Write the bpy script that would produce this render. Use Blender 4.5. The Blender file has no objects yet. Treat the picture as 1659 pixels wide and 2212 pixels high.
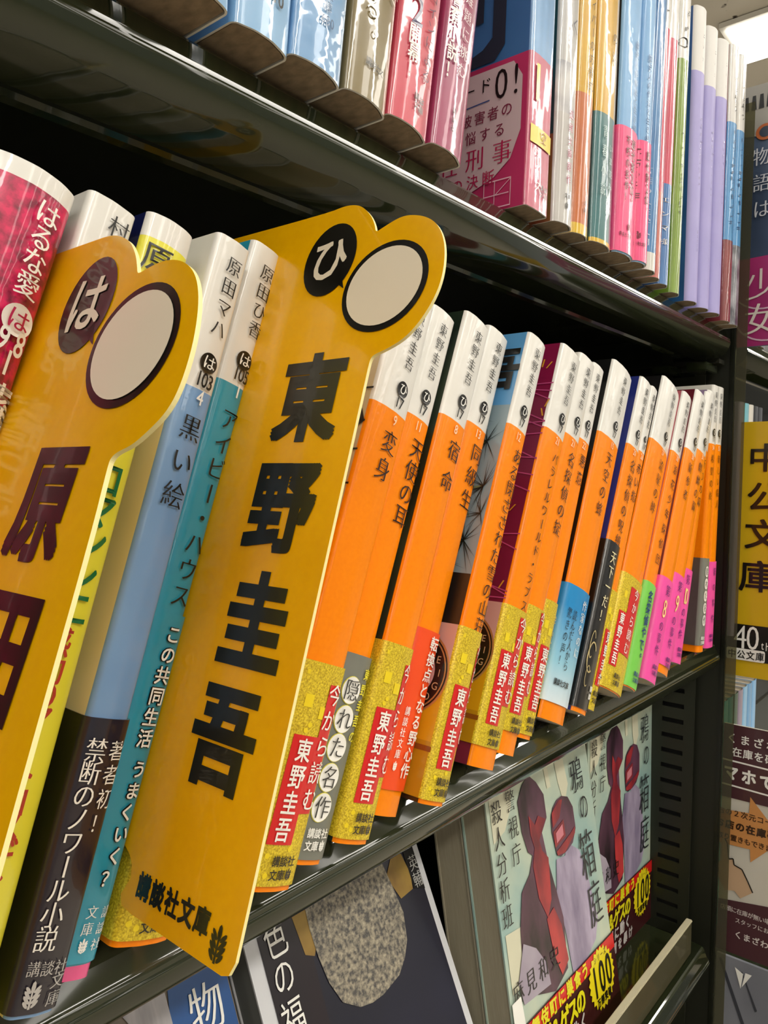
import bpy, bmesh, math, random
import numpy as np
from mathutils import Vector, Matrix
random.seed(4)
S = bpy.context.scene
COL = S.collection
K = 0.127            # metres per layout unit (camera to shelf front)
EYE = 1.45           # eye height, metres

# ---------------------------------------------------------------- camera
F_PX, W_PX, H_PX = 1652.59, 1659, 2212
CAM = np.array([[0.63817236, 0.02374811, -0.76952717],
                [-0.76975059, 0.03894055, -0.63715592],
                [0.01483456, 0.99895929, 0.04313091]])     # rows: world axes in camera axes
cd = bpy.data.cameras.new('camera')
cam = bpy.data.objects.new('camera', cd)
COL.objects.link(cam)
m = Matrix([list(CAM[i]) + [0] for i in range(3)] + [[0, 0, 0, 1]])
cam.matrix_world = Matrix.Translation((0, 0, EYE)) @ m
cd.sensor_fit = 'HORIZONTAL'
cd.sensor_width = 36
cd.lens = F_PX * 36 / W_PX
cd.clip_start = 0.005
cd.clip_end = 60
S.camera = cam

# ---------------------------------------------------------------- world, exposure
wd = bpy.data.worlds.new('world')
S.world = wd
wd.use_nodes = True
wd.node_tree.nodes['Background'].inputs[0].default_value = (1.0, 0.97, 0.92, 1)
wd.node_tree.nodes['Background'].inputs[1].default_value = 0.22
S.view_settings.view_transform = 'Standard'
S.view_settings.look = 'None'
S.view_settings.gamma = 1
S.view_settings.use_curve_mapping = False
S.view_settings.exposure = 0.22
LAMP_STRENGTH = 4.6


def W(x, y, z):
    return (x * K, y * K, EYE + z * K)


# ---------------------------------------------------------------- materials
def lin(c):
    if isinstance(c, str):
        c = tuple(int(c[i:i + 2], 16) / 255 for i in (0, 2, 4))
    return tuple((v / 12.92 if v <= .04045 else ((v + .055) / 1.055) ** 2.4) for v in c) + (1,)


MATS = {}


def mat(name, col, rough=.4, metal=0., coat=0., bump=0., bscale=300, col2=None, nscale=60, amt=.5, spec=.5,
        emit=0, stretch=None, detail=3, sharp=None, trans=0):
    if name in MATS:
        return MATS[name]
    M = bpy.data.materials.new(name)
    M.use_nodes = True
    nt = M.node_tree
    b = nt.nodes['Principled BSDF']
    c = lin(col)
    b.inputs['Base Color'].default_value = c
    b.inputs['Roughness'].default_value = rough
    b.inputs['Metallic'].default_value = metal
    b.inputs['Coat Weight'].default_value = coat
    b.inputs['Coat Roughness'].default_value = .04
    b.inputs['Specular IOR Level'].default_value = spec
    if emit:
        b.inputs['Emission Color'].default_value = c
        b.inputs['Emission Strength'].default_value = emit
    tc = nt.nodes.new('ShaderNodeTexCoord')
    vec = tc.outputs['Object']
    if stretch:
        mp = nt.nodes.new('ShaderNodeMapping')
        mp.inputs['Scale'].default_value = stretch
        nt.links.new(vec, mp.inputs['Vector'])
        vec = mp.outputs['Vector']
    if col2 is not None:
        n = nt.nodes.new('ShaderNodeTexNoise')
        n.inputs['Scale'].default_value = nscale
        n.inputs['Detail'].default_value = detail
        nt.links.new(vec, n.inputs['Vector'])
        r = nt.nodes.new('ShaderNodeValToRGB')
        lo, hi = sharp if sharp else (.5 - amt / 2, .5 + amt / 2)
        r.color_ramp.elements[0].position = lo
        r.color_ramp.elements[1].position = hi
        r.color_ramp.elements[0].color = c
        r.color_ramp.elements[1].color = lin(col2)
        nt.links.new(n.outputs['Fac'], r.inputs['Fac'])
        nt.links.new(r.outputs['Color'], b.inputs['Base Color'])
    if bump:
        n2 = nt.nodes.new('ShaderNodeTexNoise')
        n2.inputs['Scale'].default_value = bscale
        n2.inputs['Detail'].default_value = 2
        nt.links.new(tc.outputs['Object'], n2.inputs['Vector'])
        bp = nt.nodes.new('ShaderNodeBump')
        bp.inputs['Strength'].default_value = bump
        bp.inputs['Distance'].default_value = .0006
        nt.links.new(n2.outputs['Fac'], bp.inputs['Height'])
        nt.links.new(bp.outputs['Normal'], b.inputs['Normal'])
        if coat:
            nt.links.new(bp.outputs['Normal'], b.inputs['Coat Normal'])
    if trans:
        out = nt.nodes['Material Output']
        tr = nt.nodes.new('ShaderNodeBsdfTransparent')
        tr.inputs['Color'].default_value = lin(col)
        mx = nt.nodes.new('ShaderNodeMixShader')
        mx.inputs[0].default_value = 1 - trans
        nt.links.new(tr.outputs[0], mx.inputs[1])
        nt.links.new(b.outputs[0], mx.inputs[2])
        nt.links.new(mx.outputs[0], out.inputs['Surface'])
    MATS[name] = M
    return M


def jac(c, c2=None, **kw):         # coated jacket paper
    k = 'jacket_' + c + (c2 or '') + str(sorted(kw.items()))
    d = dict(rough=.3, bump=.10, bscale=260, coat=.65)
    d.update(kw)
    if c2:
        d['col2'] = c2
    return mat(k, c, **d)


def film(c, c2=None, **kw):        # jacket in clear shrink film
    d = dict(rough=.3, bump=.16, bscale=130, coat=1.0)
    d.update(kw)
    k = 'film_' + c + (c2 or '') + str(sorted(d.items()))
    if c2:
        d['col2'] = c2
    return mat(k, c, **d)


def ink(c):
    return mat('ink_' + c, c, rough=.3, coat=.3)


PAPER = mat('page_paper', 'cfc4ae', rough=.9, col2='a89c86', nscale=900, amt=.6, stretch=(6, .4, .4))
PAPER_TAN = mat('page_paper_tan', '94826a', rough=.9, col2='6f604c', nscale=250, amt=.5, stretch=(2, 1, 1))
WHITE = jac('e6e4de', 'd8d6d0')
ORANGE = jac('f88c00', 'f08000', nscale=900, amt=.8, spec=.2, coat=.22)
GOLD = mat('gold_band', 'b0920a', rough=.42, metal=.2, coat=.15, col2='f0d838', nscale=2300, amt=.35, detail=4)
GOLDSQ = mat('gold_square', 'e8cf14', rough=.4, coat=.2)
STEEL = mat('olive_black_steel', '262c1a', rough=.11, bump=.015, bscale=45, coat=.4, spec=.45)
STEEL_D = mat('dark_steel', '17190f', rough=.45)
BLACK = mat('matte_black', '050505', rough=.8)
YELLOW = mat('plate_yellow', 'eab000', rough=.25, coat=.3, col2='e2a600', nscale=500, amt=.9, spec=.3)
YEDGE = mat('plate_edge', 'efe3a0', rough=.5)
CREAM = ink('e2d6bf')
INKB = ink('15130f')
INKW = ink('efeee8')
RED = ink('cf1a1c')


# ---------------------------------------------------------------- object helpers
def link(name, me, parent=None, mats=(), smooth=False):
    o = bpy.data.objects.new(name, me)
    COL.objects.link(o)
    if parent:
        o.parent = parent
    for mm in mats:
        me.materials.append(mm)
    if smooth:
        for p in me.polygons:
            p.use_smooth = True
    return o


def thing(name, label, cat, loc=(0, 0, 0), lean=0, back=0, yaw=0, group=None):
    o = bpy.data.objects.new(name, None)
    COL.objects.link(o)
    o.empty_display_size = .02
    o.location = W(*loc)
    R = Matrix.Rotation(math.radians(yaw), 4, 'Z') @ Matrix.Rotation(math.radians(lean), 4, 'Y') @ Matrix.Rotation(-math.radians(back), 4, 'X')
    o.rotation_euler = R.to_euler()
    o['label'] = label
    o['category'] = cat
    if group:
        o['group'] = group
    o['_R'] = [v for r in R.to_3x3() for v in r]
    return o


def px2local(root, px, py, axis, val):
    """point seen at a photo pixel, on the plane local[axis]=val (layout units) of a thing"""
    R = np.array(list(root['_R'])).reshape(3, 3)
    o = (np.array(root.location) - np.array((0, 0, EYE))) / K
    d = CAM @ np.array([px - W_PX / 2, -(py - H_PX / 2), -F_PX])
    dl, ol = R.T @ d, R.T @ (-o)
    t = (val - ol[axis]) / dl[axis]
    return ol + dl * t


def pydata(verts, faces):
    me = bpy.data.meshes.new('mesh')
    me.from_pydata([(v[0] * K, v[1] * K, v[2] * K) for v in verts], [], faces)
    me.update()
    return me


def box(name, parent, lo, hi, m_, bevel=0, world=False):
    (x0, y0, z0), (x1, y1, z1) = lo, hi
    bm = bmesh.new()
    vs = [bm.verts.new((x * K, y * K, z * K)) for x in (x0, x1) for y in (y0, y1) for z in (z0, z1)]
    for f in ((0, 1, 3, 2), (4, 6, 7, 5), (0, 4, 5, 1), (2, 3, 7, 6), (0, 2, 6, 4), (1, 5, 7, 3)):
        bm.faces.new([vs[i] for i in f])
    if bevel:
        bmesh.ops.bevel(bm, geom=bm.edges[:], offset=bevel * K, segments=2, affect='EDGES')
    bmesh.ops.recalc_face_normals(bm, faces=bm.faces)
    me = bpy.data.meshes.new(name)
    bm.to_mesh(me)
    bm.free()
    return link(name, me, parent, [m_])


def tess(pts):
    if type(pts).__name__ == 'Strip':
        n = len(pts)
        return [(i, i + 1, n - 2 - i, n - 1 - i) for i in range(n // 2 - 1)]
    from mathutils.geometry import tessellate_polygon
    return tessellate_polygon([[Vector((p[0], p[1], 0)) for p in pts]])


def flat(name, parent, pts, mp, m_, off=.003):
    """a flat printed shape; pts in (a,b), mapped onto the surface"""
    vs = [mp(a, b, off) for a, b in pts]
    return link(name, pydata(vs, [tuple(f) for f in tess(pts)]), parent, [m_])


def flats(name, parent, polys, mp, m_, off=.003):
    vs, fs = [], []
    for pts in polys:
        n = len(vs)
        vs += [mp(a, b, off) for a, b in pts]
        fs += [tuple(i + n for i in f) for f in tess(pts)]
    o = link(name, pydata(vs, fs), parent, [m_])
    if len(polys) > 3 or name in ('gold_flake', 'small_print'):
        o['kind'] = 'stuff'
    return o


def ell(cx, cy, rx, ry, n=28, rot=0):
    c, s = math.cos(rot), math.sin(rot)
    return [(cx + rx * math.cos(t) * c - ry * math.sin(t) * s, cy + rx * math.cos(t) * s + ry * math.sin(t) * c)
            for t in [2 * math.pi * i / n for i in range(n)]]


class Strip(list):
    pass


def rect(a0, b0, a1, b1, n=6):
    return Strip([(a0 + (a1 - a0) * i / n, b0) for i in range(n + 1)] + [(a1 - (a1 - a0) * i / n, b1) for i in range(n + 1)])


def rrect(a0, b0, a1, b1, r, n=5):
    out = []
    for cx, cy, s in ((a1 - r, b1 - r, 0), (a0 + r, b1 - r, 90), (a0 + r, b0 + r, 180), (a1 - r, b0 + r, 270)):
        out += [(cx + r * math.cos(math.radians(s + 90 * i / n)), cy + r * math.sin(math.radians(s + 90 * i / n))) for i in range(n + 1)]
    return out


def leafshape(cx, cy, h):
    """a little leaf emblem: seven lobes on a stem"""
    ps = [ell(cx, cy + h * .3, h * .09, h * .24, 8)]
    for k, (dy, L) in enumerate(((.22, .24), (.04, .3), (-.14, .3), (-.32, .24))):
        for s in (-1, 1):
            ps.append(ell(cx + s * h * .19, cy + h * dy, h * .07, h * L * .75, 8, rot=-s * math.radians(42)))
    ps.append([(cx - h * .05, cy - h * .5), (cx + h * .05, cy - h * .5), (cx + h * .03, cy + h * .4), (cx - h * .03, cy + h * .4)])
    return ps


# ---------------------------------------------------------------- lettering
JOBS = []
def ring_(r, n, ph=0):
    return [(r * math.cos(ph + 2 * math.pi * i / n), r * math.sin(ph + 2 * math.pi * i / n)) for i in range(n)]


STY = {'g': [(-.008, 0), (.008, 0)], 'b': ring_(.02, 4, .78), 'h': [(i * .037, j * .037) for i in (-1, 0, 1) for j in (-1, 0, 1)], 'm': [(-.016, 0), (0, 0), (.016, 0)],
       'l': [(0, 0)], 'n': [(0, 0)], 'o': ring_(.062, 8, .39) + [(0, 0)]}


def letter(name, parent, items, mp, m_, off=.004, label=None):
    JOBS.append((name, parent, items, mp, m_, off, label))


def vt(s, p0, p1, size, sx=1., sty='g'):
    """vertical string between the centres of its first and last character"""
    n = max(1, len(s) - 1)
    out = []
    for i, ch in enumerate(s):
        a = p0[0] + (p1[0] - p0[0]) * i / n
        b = p0[1] + (p1[1] - p0[1]) * i / n
        if ch == ' ':
            continue
        out.append((ch, a, b, size * sx, size, sty, ch in 'ー〜…'))
    return out


def ht(s, p0, p1, size, sx=1., sty='g'):
    n = max(1, len(s) - 1)
    return [(ch, p0[0] + (p1[0] - p0[0]) * i / n, p0[1] + (p1[1] - p0[1]) * i / n, size * sx, size, sty, False)
            for i, ch in enumerate(s) if ch != ' ']


def flush_letters():
    need = sorted({(it[0], it[5]) for j in JOBS for it in j[2]})
    tmp = {}
    for ch, sty in need:
        c = bpy.data.curves.new('t', 'FONT')
        c.body = ch
        c.size = 1
        c.resolution_u = 3
        c.offset = -.012 if sty == 'm' else 0
        o = bpy.data.objects.new('t', c)
        COL.objects.link(o)
        tmp[ch, sty] = o
    bpy.context.view_layer.update()
    dg = bpy.context.evaluated_depsgraph_get()
    G = {}
    for k, o in tmp.items():
        me = bpy.data.meshes.new_from_object(o.evaluated_get(dg))
        v = np.array([tuple(x.co)[:2] for x in me.vertices]).reshape(-1, 2)
        f = [tuple(p.vertices) for p in me.polygons]
        ch = k[0]
        if len(v):
            if ord(ch) < 256:
                c0 = (v.min(0) + v.max(0)) / 2
                v = (v - c0) / .74
            else:
                v = v - np.array((.5, .36))
                if ch in '。、':
                    v = v + np.array((.55, .45))
        G[k] = (v, f)
        bpy.data.meshes.remove(me)
    for o in tmp.values():
        c = o.data
        bpy.data.objects.remove(o)
        bpy.data.curves.remove(c)
    for name, parent, items, mp, m_, off, label in JOBS:
        vs, fs = [], []
        for ch, cx, cy, sx, sy, sty, rot in items:
            v, f = G[ch, sty]
            if not len(v):
                continue
            if rot:
                v = np.stack([v[:, 1], -v[:, 0]], 1)
            for k, (dx, dy) in enumerate(STY[sty]):
                n = len(vs)
                e = off + k * .00004
                vs += [mp(cx + (p[0] + dx) * sx, cy + (p[1] + dy) * sy, e) for p in v]
                fs += [tuple(i + n for i in q) for q in f]
        if vs:
            o = link(name, pydata(vs, fs), parent, [m_])
            if label:
                o['label'] = label


# ---------------------------------------------------------------- a book
class Book:
    """local frame: origin at the right-hand bottom corner of the spine; spine spans u in [-t,0] facing -y, height w"""

    def __init__(s, label, x, y, lean, t, z0=-.735, h=1.165, d=.80, rc=.009, bulge=None, skew=0, group=None,
                 zones=None, left=None, back=0, yaw=0, paper=PAPER, name='paperback_book', pages_in=.006, inset=0.0):
        if bulge is None:
            bulge = t * .08
        s.t, s.h, s.d, s.rc, s.bu, s.skew = t, h, d, rc, bulge, skew
        s.ph = (x * 37.3 + y * 11) % 6.28
        s.m = x / y * .93
        s.root = thing(name, label, 'book', (x, y, z0), lean, back, yaw, group)
        zones = zones or [(h, WHITE)]            # [(top_w, spine material)]
        left = left or [(h, zones[0][1])]
        s.shell('jacket', 0, 0, h, zones, left, d)
        # page block follows the spine
        pr = [(-t + .007, d - pages_in), (-t + .007, rc + .01)] + \
             [(-t + .007 + (t - .014) * i / 8, s.prof(-t + .007 + (t - .014) * i / 8) + .008) for i in range(9)] + [(-.007, rc + .01), (-.007, d - pages_in)]
        n = len(pr)
        z0_, z1_ = inset, h - .008
        vs = [(a, b, z0_ + .0015) for a, b in pr] + [(a, b, z1_) for a, b in pr]
        fs = [tuple(range(n))[::-1], tuple(range(n, 2 * n))] + [(i, (i + 1) % n, (i + 1) % n + n, i + n) for i in range(n)]
        o = link('page_block', pydata(vs, fs), s.root, [paper])

    def prof(s, u):
        q = min(-u, u + s.t)
        q = max(q, 0)
        y = 0
        if q < s.rc:
            y = s.rc * (1 - math.sqrt(max(0, 1 - ((s.rc - q) / s.rc) ** 2)))
        c = (2 * u / s.t + 1)
        rip = .0003 * math.sin(-u * 190 + s.ph)
        return y + s.bu * (c * c - 1) + s.skew * (u / s.t) ** 2 + rip

    def path(s, off, d):
        P = [(-s.t - off, d), (-s.t - off, d * .5), (-s.t - off, s.rc + s.skew + .002)]
        N = 4
        us = [-s.t + s.rc * (1 - math.cos(math.pi / 2 * i / N)) for i in range(N + 1)]
        M = max(8, int(s.t / .0075))
        us += [-s.t + s.rc + (s.t - 2 * s.rc) * i / M for i in range(1, M)]
        us += [-s.rc * (1 - math.cos(math.pi / 2 * i / N)) for i in range(N, -1, -1)]
        mid = []
        for u in us:
            y = s.prof(u)
            e = 1e-4
            g = (s.prof(u + e) - s.prof(u - e)) / (2 * e) if -s.t + e < u < -e else (-6 if u < -s.t / 2 else 6)
            nx, ny = g, -1
            L = math.hypot(nx, ny)
            mid.append((u + nx / L * off, y + ny / L * off))
        P += mid
        P += [(off, s.rc + .002), (off, d * .5), (off, d)]
        return P, len(mid)

    def shell(s, name, off, w0, w1, zones, left, d, th=.004, parent=None):
        P, nm = s.path(off, d)
        Q, _ = s.path(off - th, d)
        mats = []

        def mi(m_):
            if m_ not in mats:
                mats.append(m_)
            return mats.index(m_)
        ws = sorted({w0, w1} | {z for z, _ in zones if w0 < z < w1} | {z for z, _ in left if w0 < z < w1})
        n = len(P)
        vs, fs, ms, sm = [], [], [], []
        for w in ws:
            vs += [(a, b, w) for a, b in P]
        base2 = len(vs)
        for w in (w0, w1):
            vs += [(a, b, w) for a, b in Q]

        def pick(zs, w):
            for top, m_ in zs:
                if w < top:
                    return m_
            return zs[-1][1]
        for k in range(len(ws) - 1):
            wm = (ws[k] + ws[k + 1]) / 2
            for i in range(n - 1):
                fs.append((k * n + i, k * n + i + 1, (k + 1) * n + i + 1, (k + 1) * n + i))
                side = i < 3
                ms.append(mi(pick(left if side else zones, wm)))
                sm.append(not (i < 2 or i >= n - 3))
        wp = mi(WHITE)
        for i in range(n - 1):
            fs.append((base2 + i + 1, base2 + i, base2 + n + i, base2 + n + i + 1)); ms.append(wp); sm.append(False)
        top = (len(ws) - 1) * n
        v2 = len(vs)
        vs += [vs[i] for i in range(n)] + [vs[base2 + i] for i in range(n)]
        vs += [vs[top + i] for i in range(n)] + [vs[base2 + n + i] for i in range(n)]
        for i in range(n - 1):
            fs.append((v2 + i + 1, v2 + i, v2 + n + i, v2 + n + i + 1)); ms.append(wp); sm.append(False)
            b3 = v2 + 2 * n
            fs.append((b3 + i, b3 + i + 1, b3 + n + i + 1, b3 + n + i)); ms.append(mi(pick(zones, w1 - .001))); sm.append(False)
        for i, r in ((0, 0), (n - 1, 1)):
            a, b, c, d_ = i, top + i, base2 + n + i, base2 + i
            fs.append((a, b, c, d_) if r else (b, a, d_, c)); ms.append(wp); sm.append(False)
        o = link(name, pydata(vs, fs), parent or s.root, mats)
        for p, a, b in zip(o.data.polygons, ms, sm):
            p.material_index = a
            p.use_smooth = b
        return o

    # maps
    def sp(s, u, w, off):
        v = u                       # layout is measured on the flat spine plane: slide it onto the bulged paper
        for _ in range(5):
            c = 2 * max(-s.t, min(0, v)) / s.t + 1
            v = u + s.bu * (c * c - 1) * s.m
        uu = max(-s.t, min(0, v))
        return (v, s.prof(uu) - off, w)

    def cv(s, a, w, off):          # left cover: a = distance rearward from the spine edge (negative a' grows to viewer)
        return (-s.t - off, a, w)

    def P(s, px, py):
        p = px2local(s.root, px, py, 1, 0)
        return (p[0], p[2])

    def C(s, px, py):
        p = px2local(s.root, px, py, 0, -s.t)
        return (p[1], p[2])

    def band(s, w0, w1, m_, left=None, off=.004, label=None, zones=None):
        o = s.shell('paper_band', off, w0, w1, zones or [(9, m_)], left or [(9, m_)], s.d * .97, th=.003)
        if label:
            o['label'] = label
        s.b = o
        return o


def cmap(s):
    """cover map with reading direction: a runs towards the spine"""
    return lambda a, w, off: (-s.t - off, -a, w)


def circ_letter(b, u, w, r, ch, dark=INKB, light=INKW, off=.003):
    flat('letter_disc', b.root, ell(u, w, r, r), b.sp, dark, off)
    letter('disc_letter', b.root, [(ch, u, w, r * 1.5, r * 1.5, 'g', False)], b.sp, light, off + .002)


def smudge(b, u, w1, w0, size, col):
    """print too small to read: a column of little marks"""
    n = max(2, int((w1 - w0) / size / 1.05))
    r = random.Random(int(w1 * 1000 + u * 777))
    ps = []
    for i in range(n):
        c = w1 - (w1 - w0) * i / (n - 1)
        for k in range(3):
            a, d = r.uniform(-.4, .2) * size, r.uniform(-.4, .3) * size
            e, g = r.choice(((.45, .12), (.12, .5), (.3, .14)))
            ps.append([(u + a, c + d), (u + a + e * size, c + d), (u + a + e * size, c + d + g * size), (u + a, c + d + g * size)])
    return flats('small_print', b.root, ps, b.sp, col, .003)


def publisher(b, parent, u, w, col, size=.019, off=.008):
    letter('publisher_lettering', parent, ht('講談社', (u - size, w + size * .6), (u + size, w + size * .6), size, 1, 'b') +
           ht('文庫', (u - size, w - size * .6), (u, w - size * .6), size, 1, 'b'), b.sp, col, off)
    flats('leaf_emblem', parent, leafshape(u + size, w - size * .55, size * 1.05), b.sp, col, off)


def gold_band(b, h=.397, keigo=False, w0=.010):
    left = [(9, GOLD)]
    if keigo:
        left = [(.13, mat('band_ochre', 'b98512', rough=.35, coat=.3)), (.25, mat('band_amber', 'd49a10', rough=.35, coat=.3)), (9, mat('band_rose', 'c79a92', rough=.35, coat=.3))]
    o = b.band(w0, h, GOLD, left=left)
    t = b.t
    uc = -t / 2
    c = min(0, -t + .115)
    # red blocks with the author's name and the slogan
    a0, a1, a2 = -t + .018, -t + .080, -.001
    dy = .028 if w0 > .04 else 0
    flats('red_block', o, [rect(a0, .079 + dy, a1, .266 + dy), rect(a1, .132 + dy, max(a2, a1 + .012), .362 + dy)], b.sp, RED, .0055)
    letter('band_lettering', o, vt('東野圭吾', ((a0 + a1) / 2 + .001, .240 + dy), ((a0 + a1) / 2 - .001, .104 + dy), .043, .92, 'b'), b.sp, INKW, .0075)
    wdt = max(.012, a2 - a1)
    letter('band_lettering', o, vt('今から読む', ((a1 + a2) / 2, .344 + dy), ((a1 + a2) / 2, .157 + dy), .042, min(.9, wdt / .038), 'g'), b.sp, INKW, .0075)
    publisher(b, o, -t / 2 + .012, .041 + dy * 1.3, INKB)
    sq = [rect(-t * .8, .315, -t * .8 + .022, .338), rect(-t * .42, .298, -t * .42 + .02, .32),
          rect(-t * .9, .372, -t * .9 + .008, .38)] + [ell(-t * q, w, .006, .005, 8) for q, w in ((.62, .275), (.55, .285), (.75, .06), (.7, .028), (.4, .018), (.85, .035), (.3, .072))]
    sq = [q for q in sq if min(p[1] for p in q) > w0 + .004]
    flats('gold_flake', o, sq, b.sp, GOLDSQ, .005)
    if keigo:
        mp = cmap(b)
        ca, cw, r = -.10, .275, .098
        flat('round_emblem', o, ell(ca, cw, r, r, 40), mp, mat('copper_ink', 'c9975c', rough=.3, metal=.5), .0045)
        flat('round_emblem', o, ell(ca, cw, r * .95, r * .95, 40), mp, INKB, .0052)
        flat('round_emblem', o, ell(ca, cw, r * .915, r * .915, 40), mp, mat('copper_ink', 'c9975c'), .0059)
        flat('round_emblem', o, ell(ca, cw, r * .88, r * .88, 40), mp, INKB, .0066)
        flat('round_emblem', o, ell(ca, cw, r * .62, r * .62, 32), mp, ink('cf9f9a'), .0073)
        its = []
        for i, ch in enumerate('KEIGO'):
            an = math.radians(52 - i * 24)
            its.append((ch, ca + r * .75 * math.cos(an), cw + r * .75 * math.sin(an), .018, .018, 'n', False))
        letter('band_lettering', o, its, mp, ink('c9a27a'), .008)
        flats('amber_bar', o, [rect(-.6, .108, -.004, .120), rect(-.12, .062, -.06, .068)], mp, ink('8a4a14'), .0046)
        letter('band_lettering', o, [('顔', -.10, .035, .06, .06, 'b', False), ('。', -.07, .012, .05, .05, 'b', False)], mp, INKB, .0046)
    return o


def orange_book(label, x, y, lean, t, title, no, tsize=.05, pitch=.056, t1=None, tx=None, left=None, zone=.908, h=1.165, group=None, tsty='m', **kw):
    b = Book(label, x, y, lean, t, h=h, group=group, zones=[(zone, ORANGE), (9, WHITE)], left=left or [(zone, ORANGE), (9, WHITE)], **kw)
    uc = -.040 if t > .07 else -t * .45
    if t > .14:
        uc = -.058
    letter('author_lettering', b.root, vt('東野圭吾', (uc + .002, 1.122), (uc, 1.016), .031, .95, 'm'), b.sp, INKB, .003)
    circ_letter(b, uc, .958, .017 if t > .06 else .012, 'ひ')
    letter('number_lettering', b.root, ht('17', (uc - .007, .929), (uc + .007, .929), .024, .8, 'b'), b.sp, INKB, .003)
    letter('number_lettering', b.root, ht(no, (uc - .006 * (len(no) - 1), .89), (uc + .006 * (len(no) - 1), .89), .022, .8, 'g'), b.sp, ink('f8d9b8'), .003)
    ux = uc if tx is None else tx
    e = t1 if t1 else .842 - pitch * (len(title) - 1)
    letter('title_lettering', b.root, vt(title, (ux, .842), (ux, e), tsize, .95, tsty), b.sp, ink('2a1509'), .003)
    return b

# ================================================================ setting
ZU, ZM, ZL, ZB = .715, -.735, -2.185, -3.635        # shelf surfaces
XE, XP = 3.70, 3.80                                  # shelf end, inner face of the side panel


def world_box(name, lo, hi, m_):
    o = box(name, None, tuple(lo), tuple(hi), m_)
    o.location = (0, 0, EYE)
    o['kind'] = 'structure'
    return o


CEIL = mat('ceiling_board', 'd9d4c8', rough=.9, col2='4a4238', nscale=22, detail=6, sharp=(.63, .68), stretch=(1, 1, 1))
world_box('floor', (-40, -60, -EYE / K - .3), (70, 25, -EYE / K), mat('floor_tile', 'b9b0a0', rough=.5))
world_box('ceiling', (-40, -60, 8.7), (70, 25, 9.0), CEIL)
LAMP = mat('lamp_diffuser', 'fffaf0', emit=LAMP_STRENGTH)
LAMPB = mat('lamp_housing', 'e9e6dc', rough=.5)
for i, x in enumerate((-15.4, -7.6, .1, 7.8, 15.5, 23.2, 31, 38.7, 46.5)):
    places = ('two rows behind the viewer', 'one row behind the viewer', 'over the viewer', 'one row ahead of the viewer', 'bright above the end of the upper book row',
              'next past the bright one', 'second past the bright one', 'third past the bright one', 'last of all, furthest down the shop')
    t = thing('ceiling_lamp', 'long white fluorescent ceiling lamp ' + places[i], 'lamp', (x, -22, 8.69))
    box('lamp_housing', t, (-.12, -26, -.10), (1.5, 26.7, -.005), LAMPB)
    box('lamp_diffuser', t, (.0, -25.9, -.16), (1.38, 26.6, -.10), LAMP)

t = thing('ceiling_lamp', 'long lamp hanging along the aisle behind the viewer', 'lamp', (8, -9, 8.3))
box('lamp_housing', t, (-34, -.10, -.05), (40, 1.0, 0), LAMPB)
box('lamp_diffuser', t, (-33.9, .0, -.12), (39.9, .9, -.05), mat('aisle_lamp_diffuser', 'fffaf0', emit=LAMP_STRENGTH * 4))
box('hanging_rod', t, (-20, .42, 0), (-19.95, .47, .4), LAMPB)
box('hanging_rod', t, (20, .42, 0), (20.05, .47, .4), LAMPB)


def shelf_mesh(parent, x0, x1, z0, name='shelf', d1=1.92):
    """pressed steel shelf: rounded front lip, hem turned back under it"""
    pr = [(d1, 0), (1.11, 0), (1.085, -.001), (1.070, -.004), (1.0634, -.0086), (1.0577, -.0156), (1.0465, -.046), (1.041, -.051), (1.0362, -.056), (1.0359, -.0635),
          (1.0340, -.0665), (1.0330, -.0685), (1.0329, -.0715), (1.034, -.078), (1.040, -.095), (1.048, -.110), (1.060, -.123), (1.076, -.133), (1.095, -.138),
          (1.18, -.138), (1.205, -.132), (1.215, -.118), (1.235, -.118), (1.245, -.125), (1.27, -.125), (1.275, -.06), (1.275, -.025), (d1, -.025)]
    crisp = (3, 4, 8, 11)
    n = len(pr)
    vs = [(x0, a, b) for a, b in pr] + [(x1, a, b) for a, b in pr]
    fs = [(i, (i + 1) % n, (i + 1) % n + n, i + n) for i in range(n)]
    fs += [tuple(range(n))[::-1], tuple(range(n, 2 * n))]
    o = link(name, pydata(vs, fs), parent, [STEEL])
    for i, p in enumerate(o.data.polygons):
        p.use_smooth = 1 <= i <= 18 and i not in crisp
    o.location = (0, 0, z0 * K)
    return o


def bookcase(label, x0, x1, panel_x, px0):
    t = thing('bookcase', label, 'bookcase', (0, 0, 0))
    t['_R'] = [1, 0, 0, 0, 1, 0, 0, 0, 1]
    for z in (ZU, ZM, ZL, ZB):
        shelf_mesh(t, x0, x1, z)
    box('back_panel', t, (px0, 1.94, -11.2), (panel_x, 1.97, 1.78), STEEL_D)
    return t


case = bookcase('dark olive steel bookcase filling the picture, with rounded shelf lips', -.7, XE, XP, -.8)
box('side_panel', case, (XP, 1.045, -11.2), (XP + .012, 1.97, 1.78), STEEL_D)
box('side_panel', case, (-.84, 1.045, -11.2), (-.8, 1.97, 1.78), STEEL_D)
# upright edge strip
box('upright_post', case, (XP - .006, 1.038, -11.2), (XP + .018, 1.06, 1.78), mat('post_enamel', '15170f', rough=.3), .004)
# slotted upright on the inner face
vs, fs = [], []
xs, y0, y1 = XP - .02, 1.19, 1.335
zz = [-3.6 + .0765 * i for i in range(68)]


def addq(a0, b0, a1, b1):
    n = len(vs)
    vs.extend([(xs, a0, b0), (xs, a1, b0), (xs, a1, b1), (xs, a0, b1)])
    fs.append((n, n + 1, n + 2, n + 3))


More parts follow.
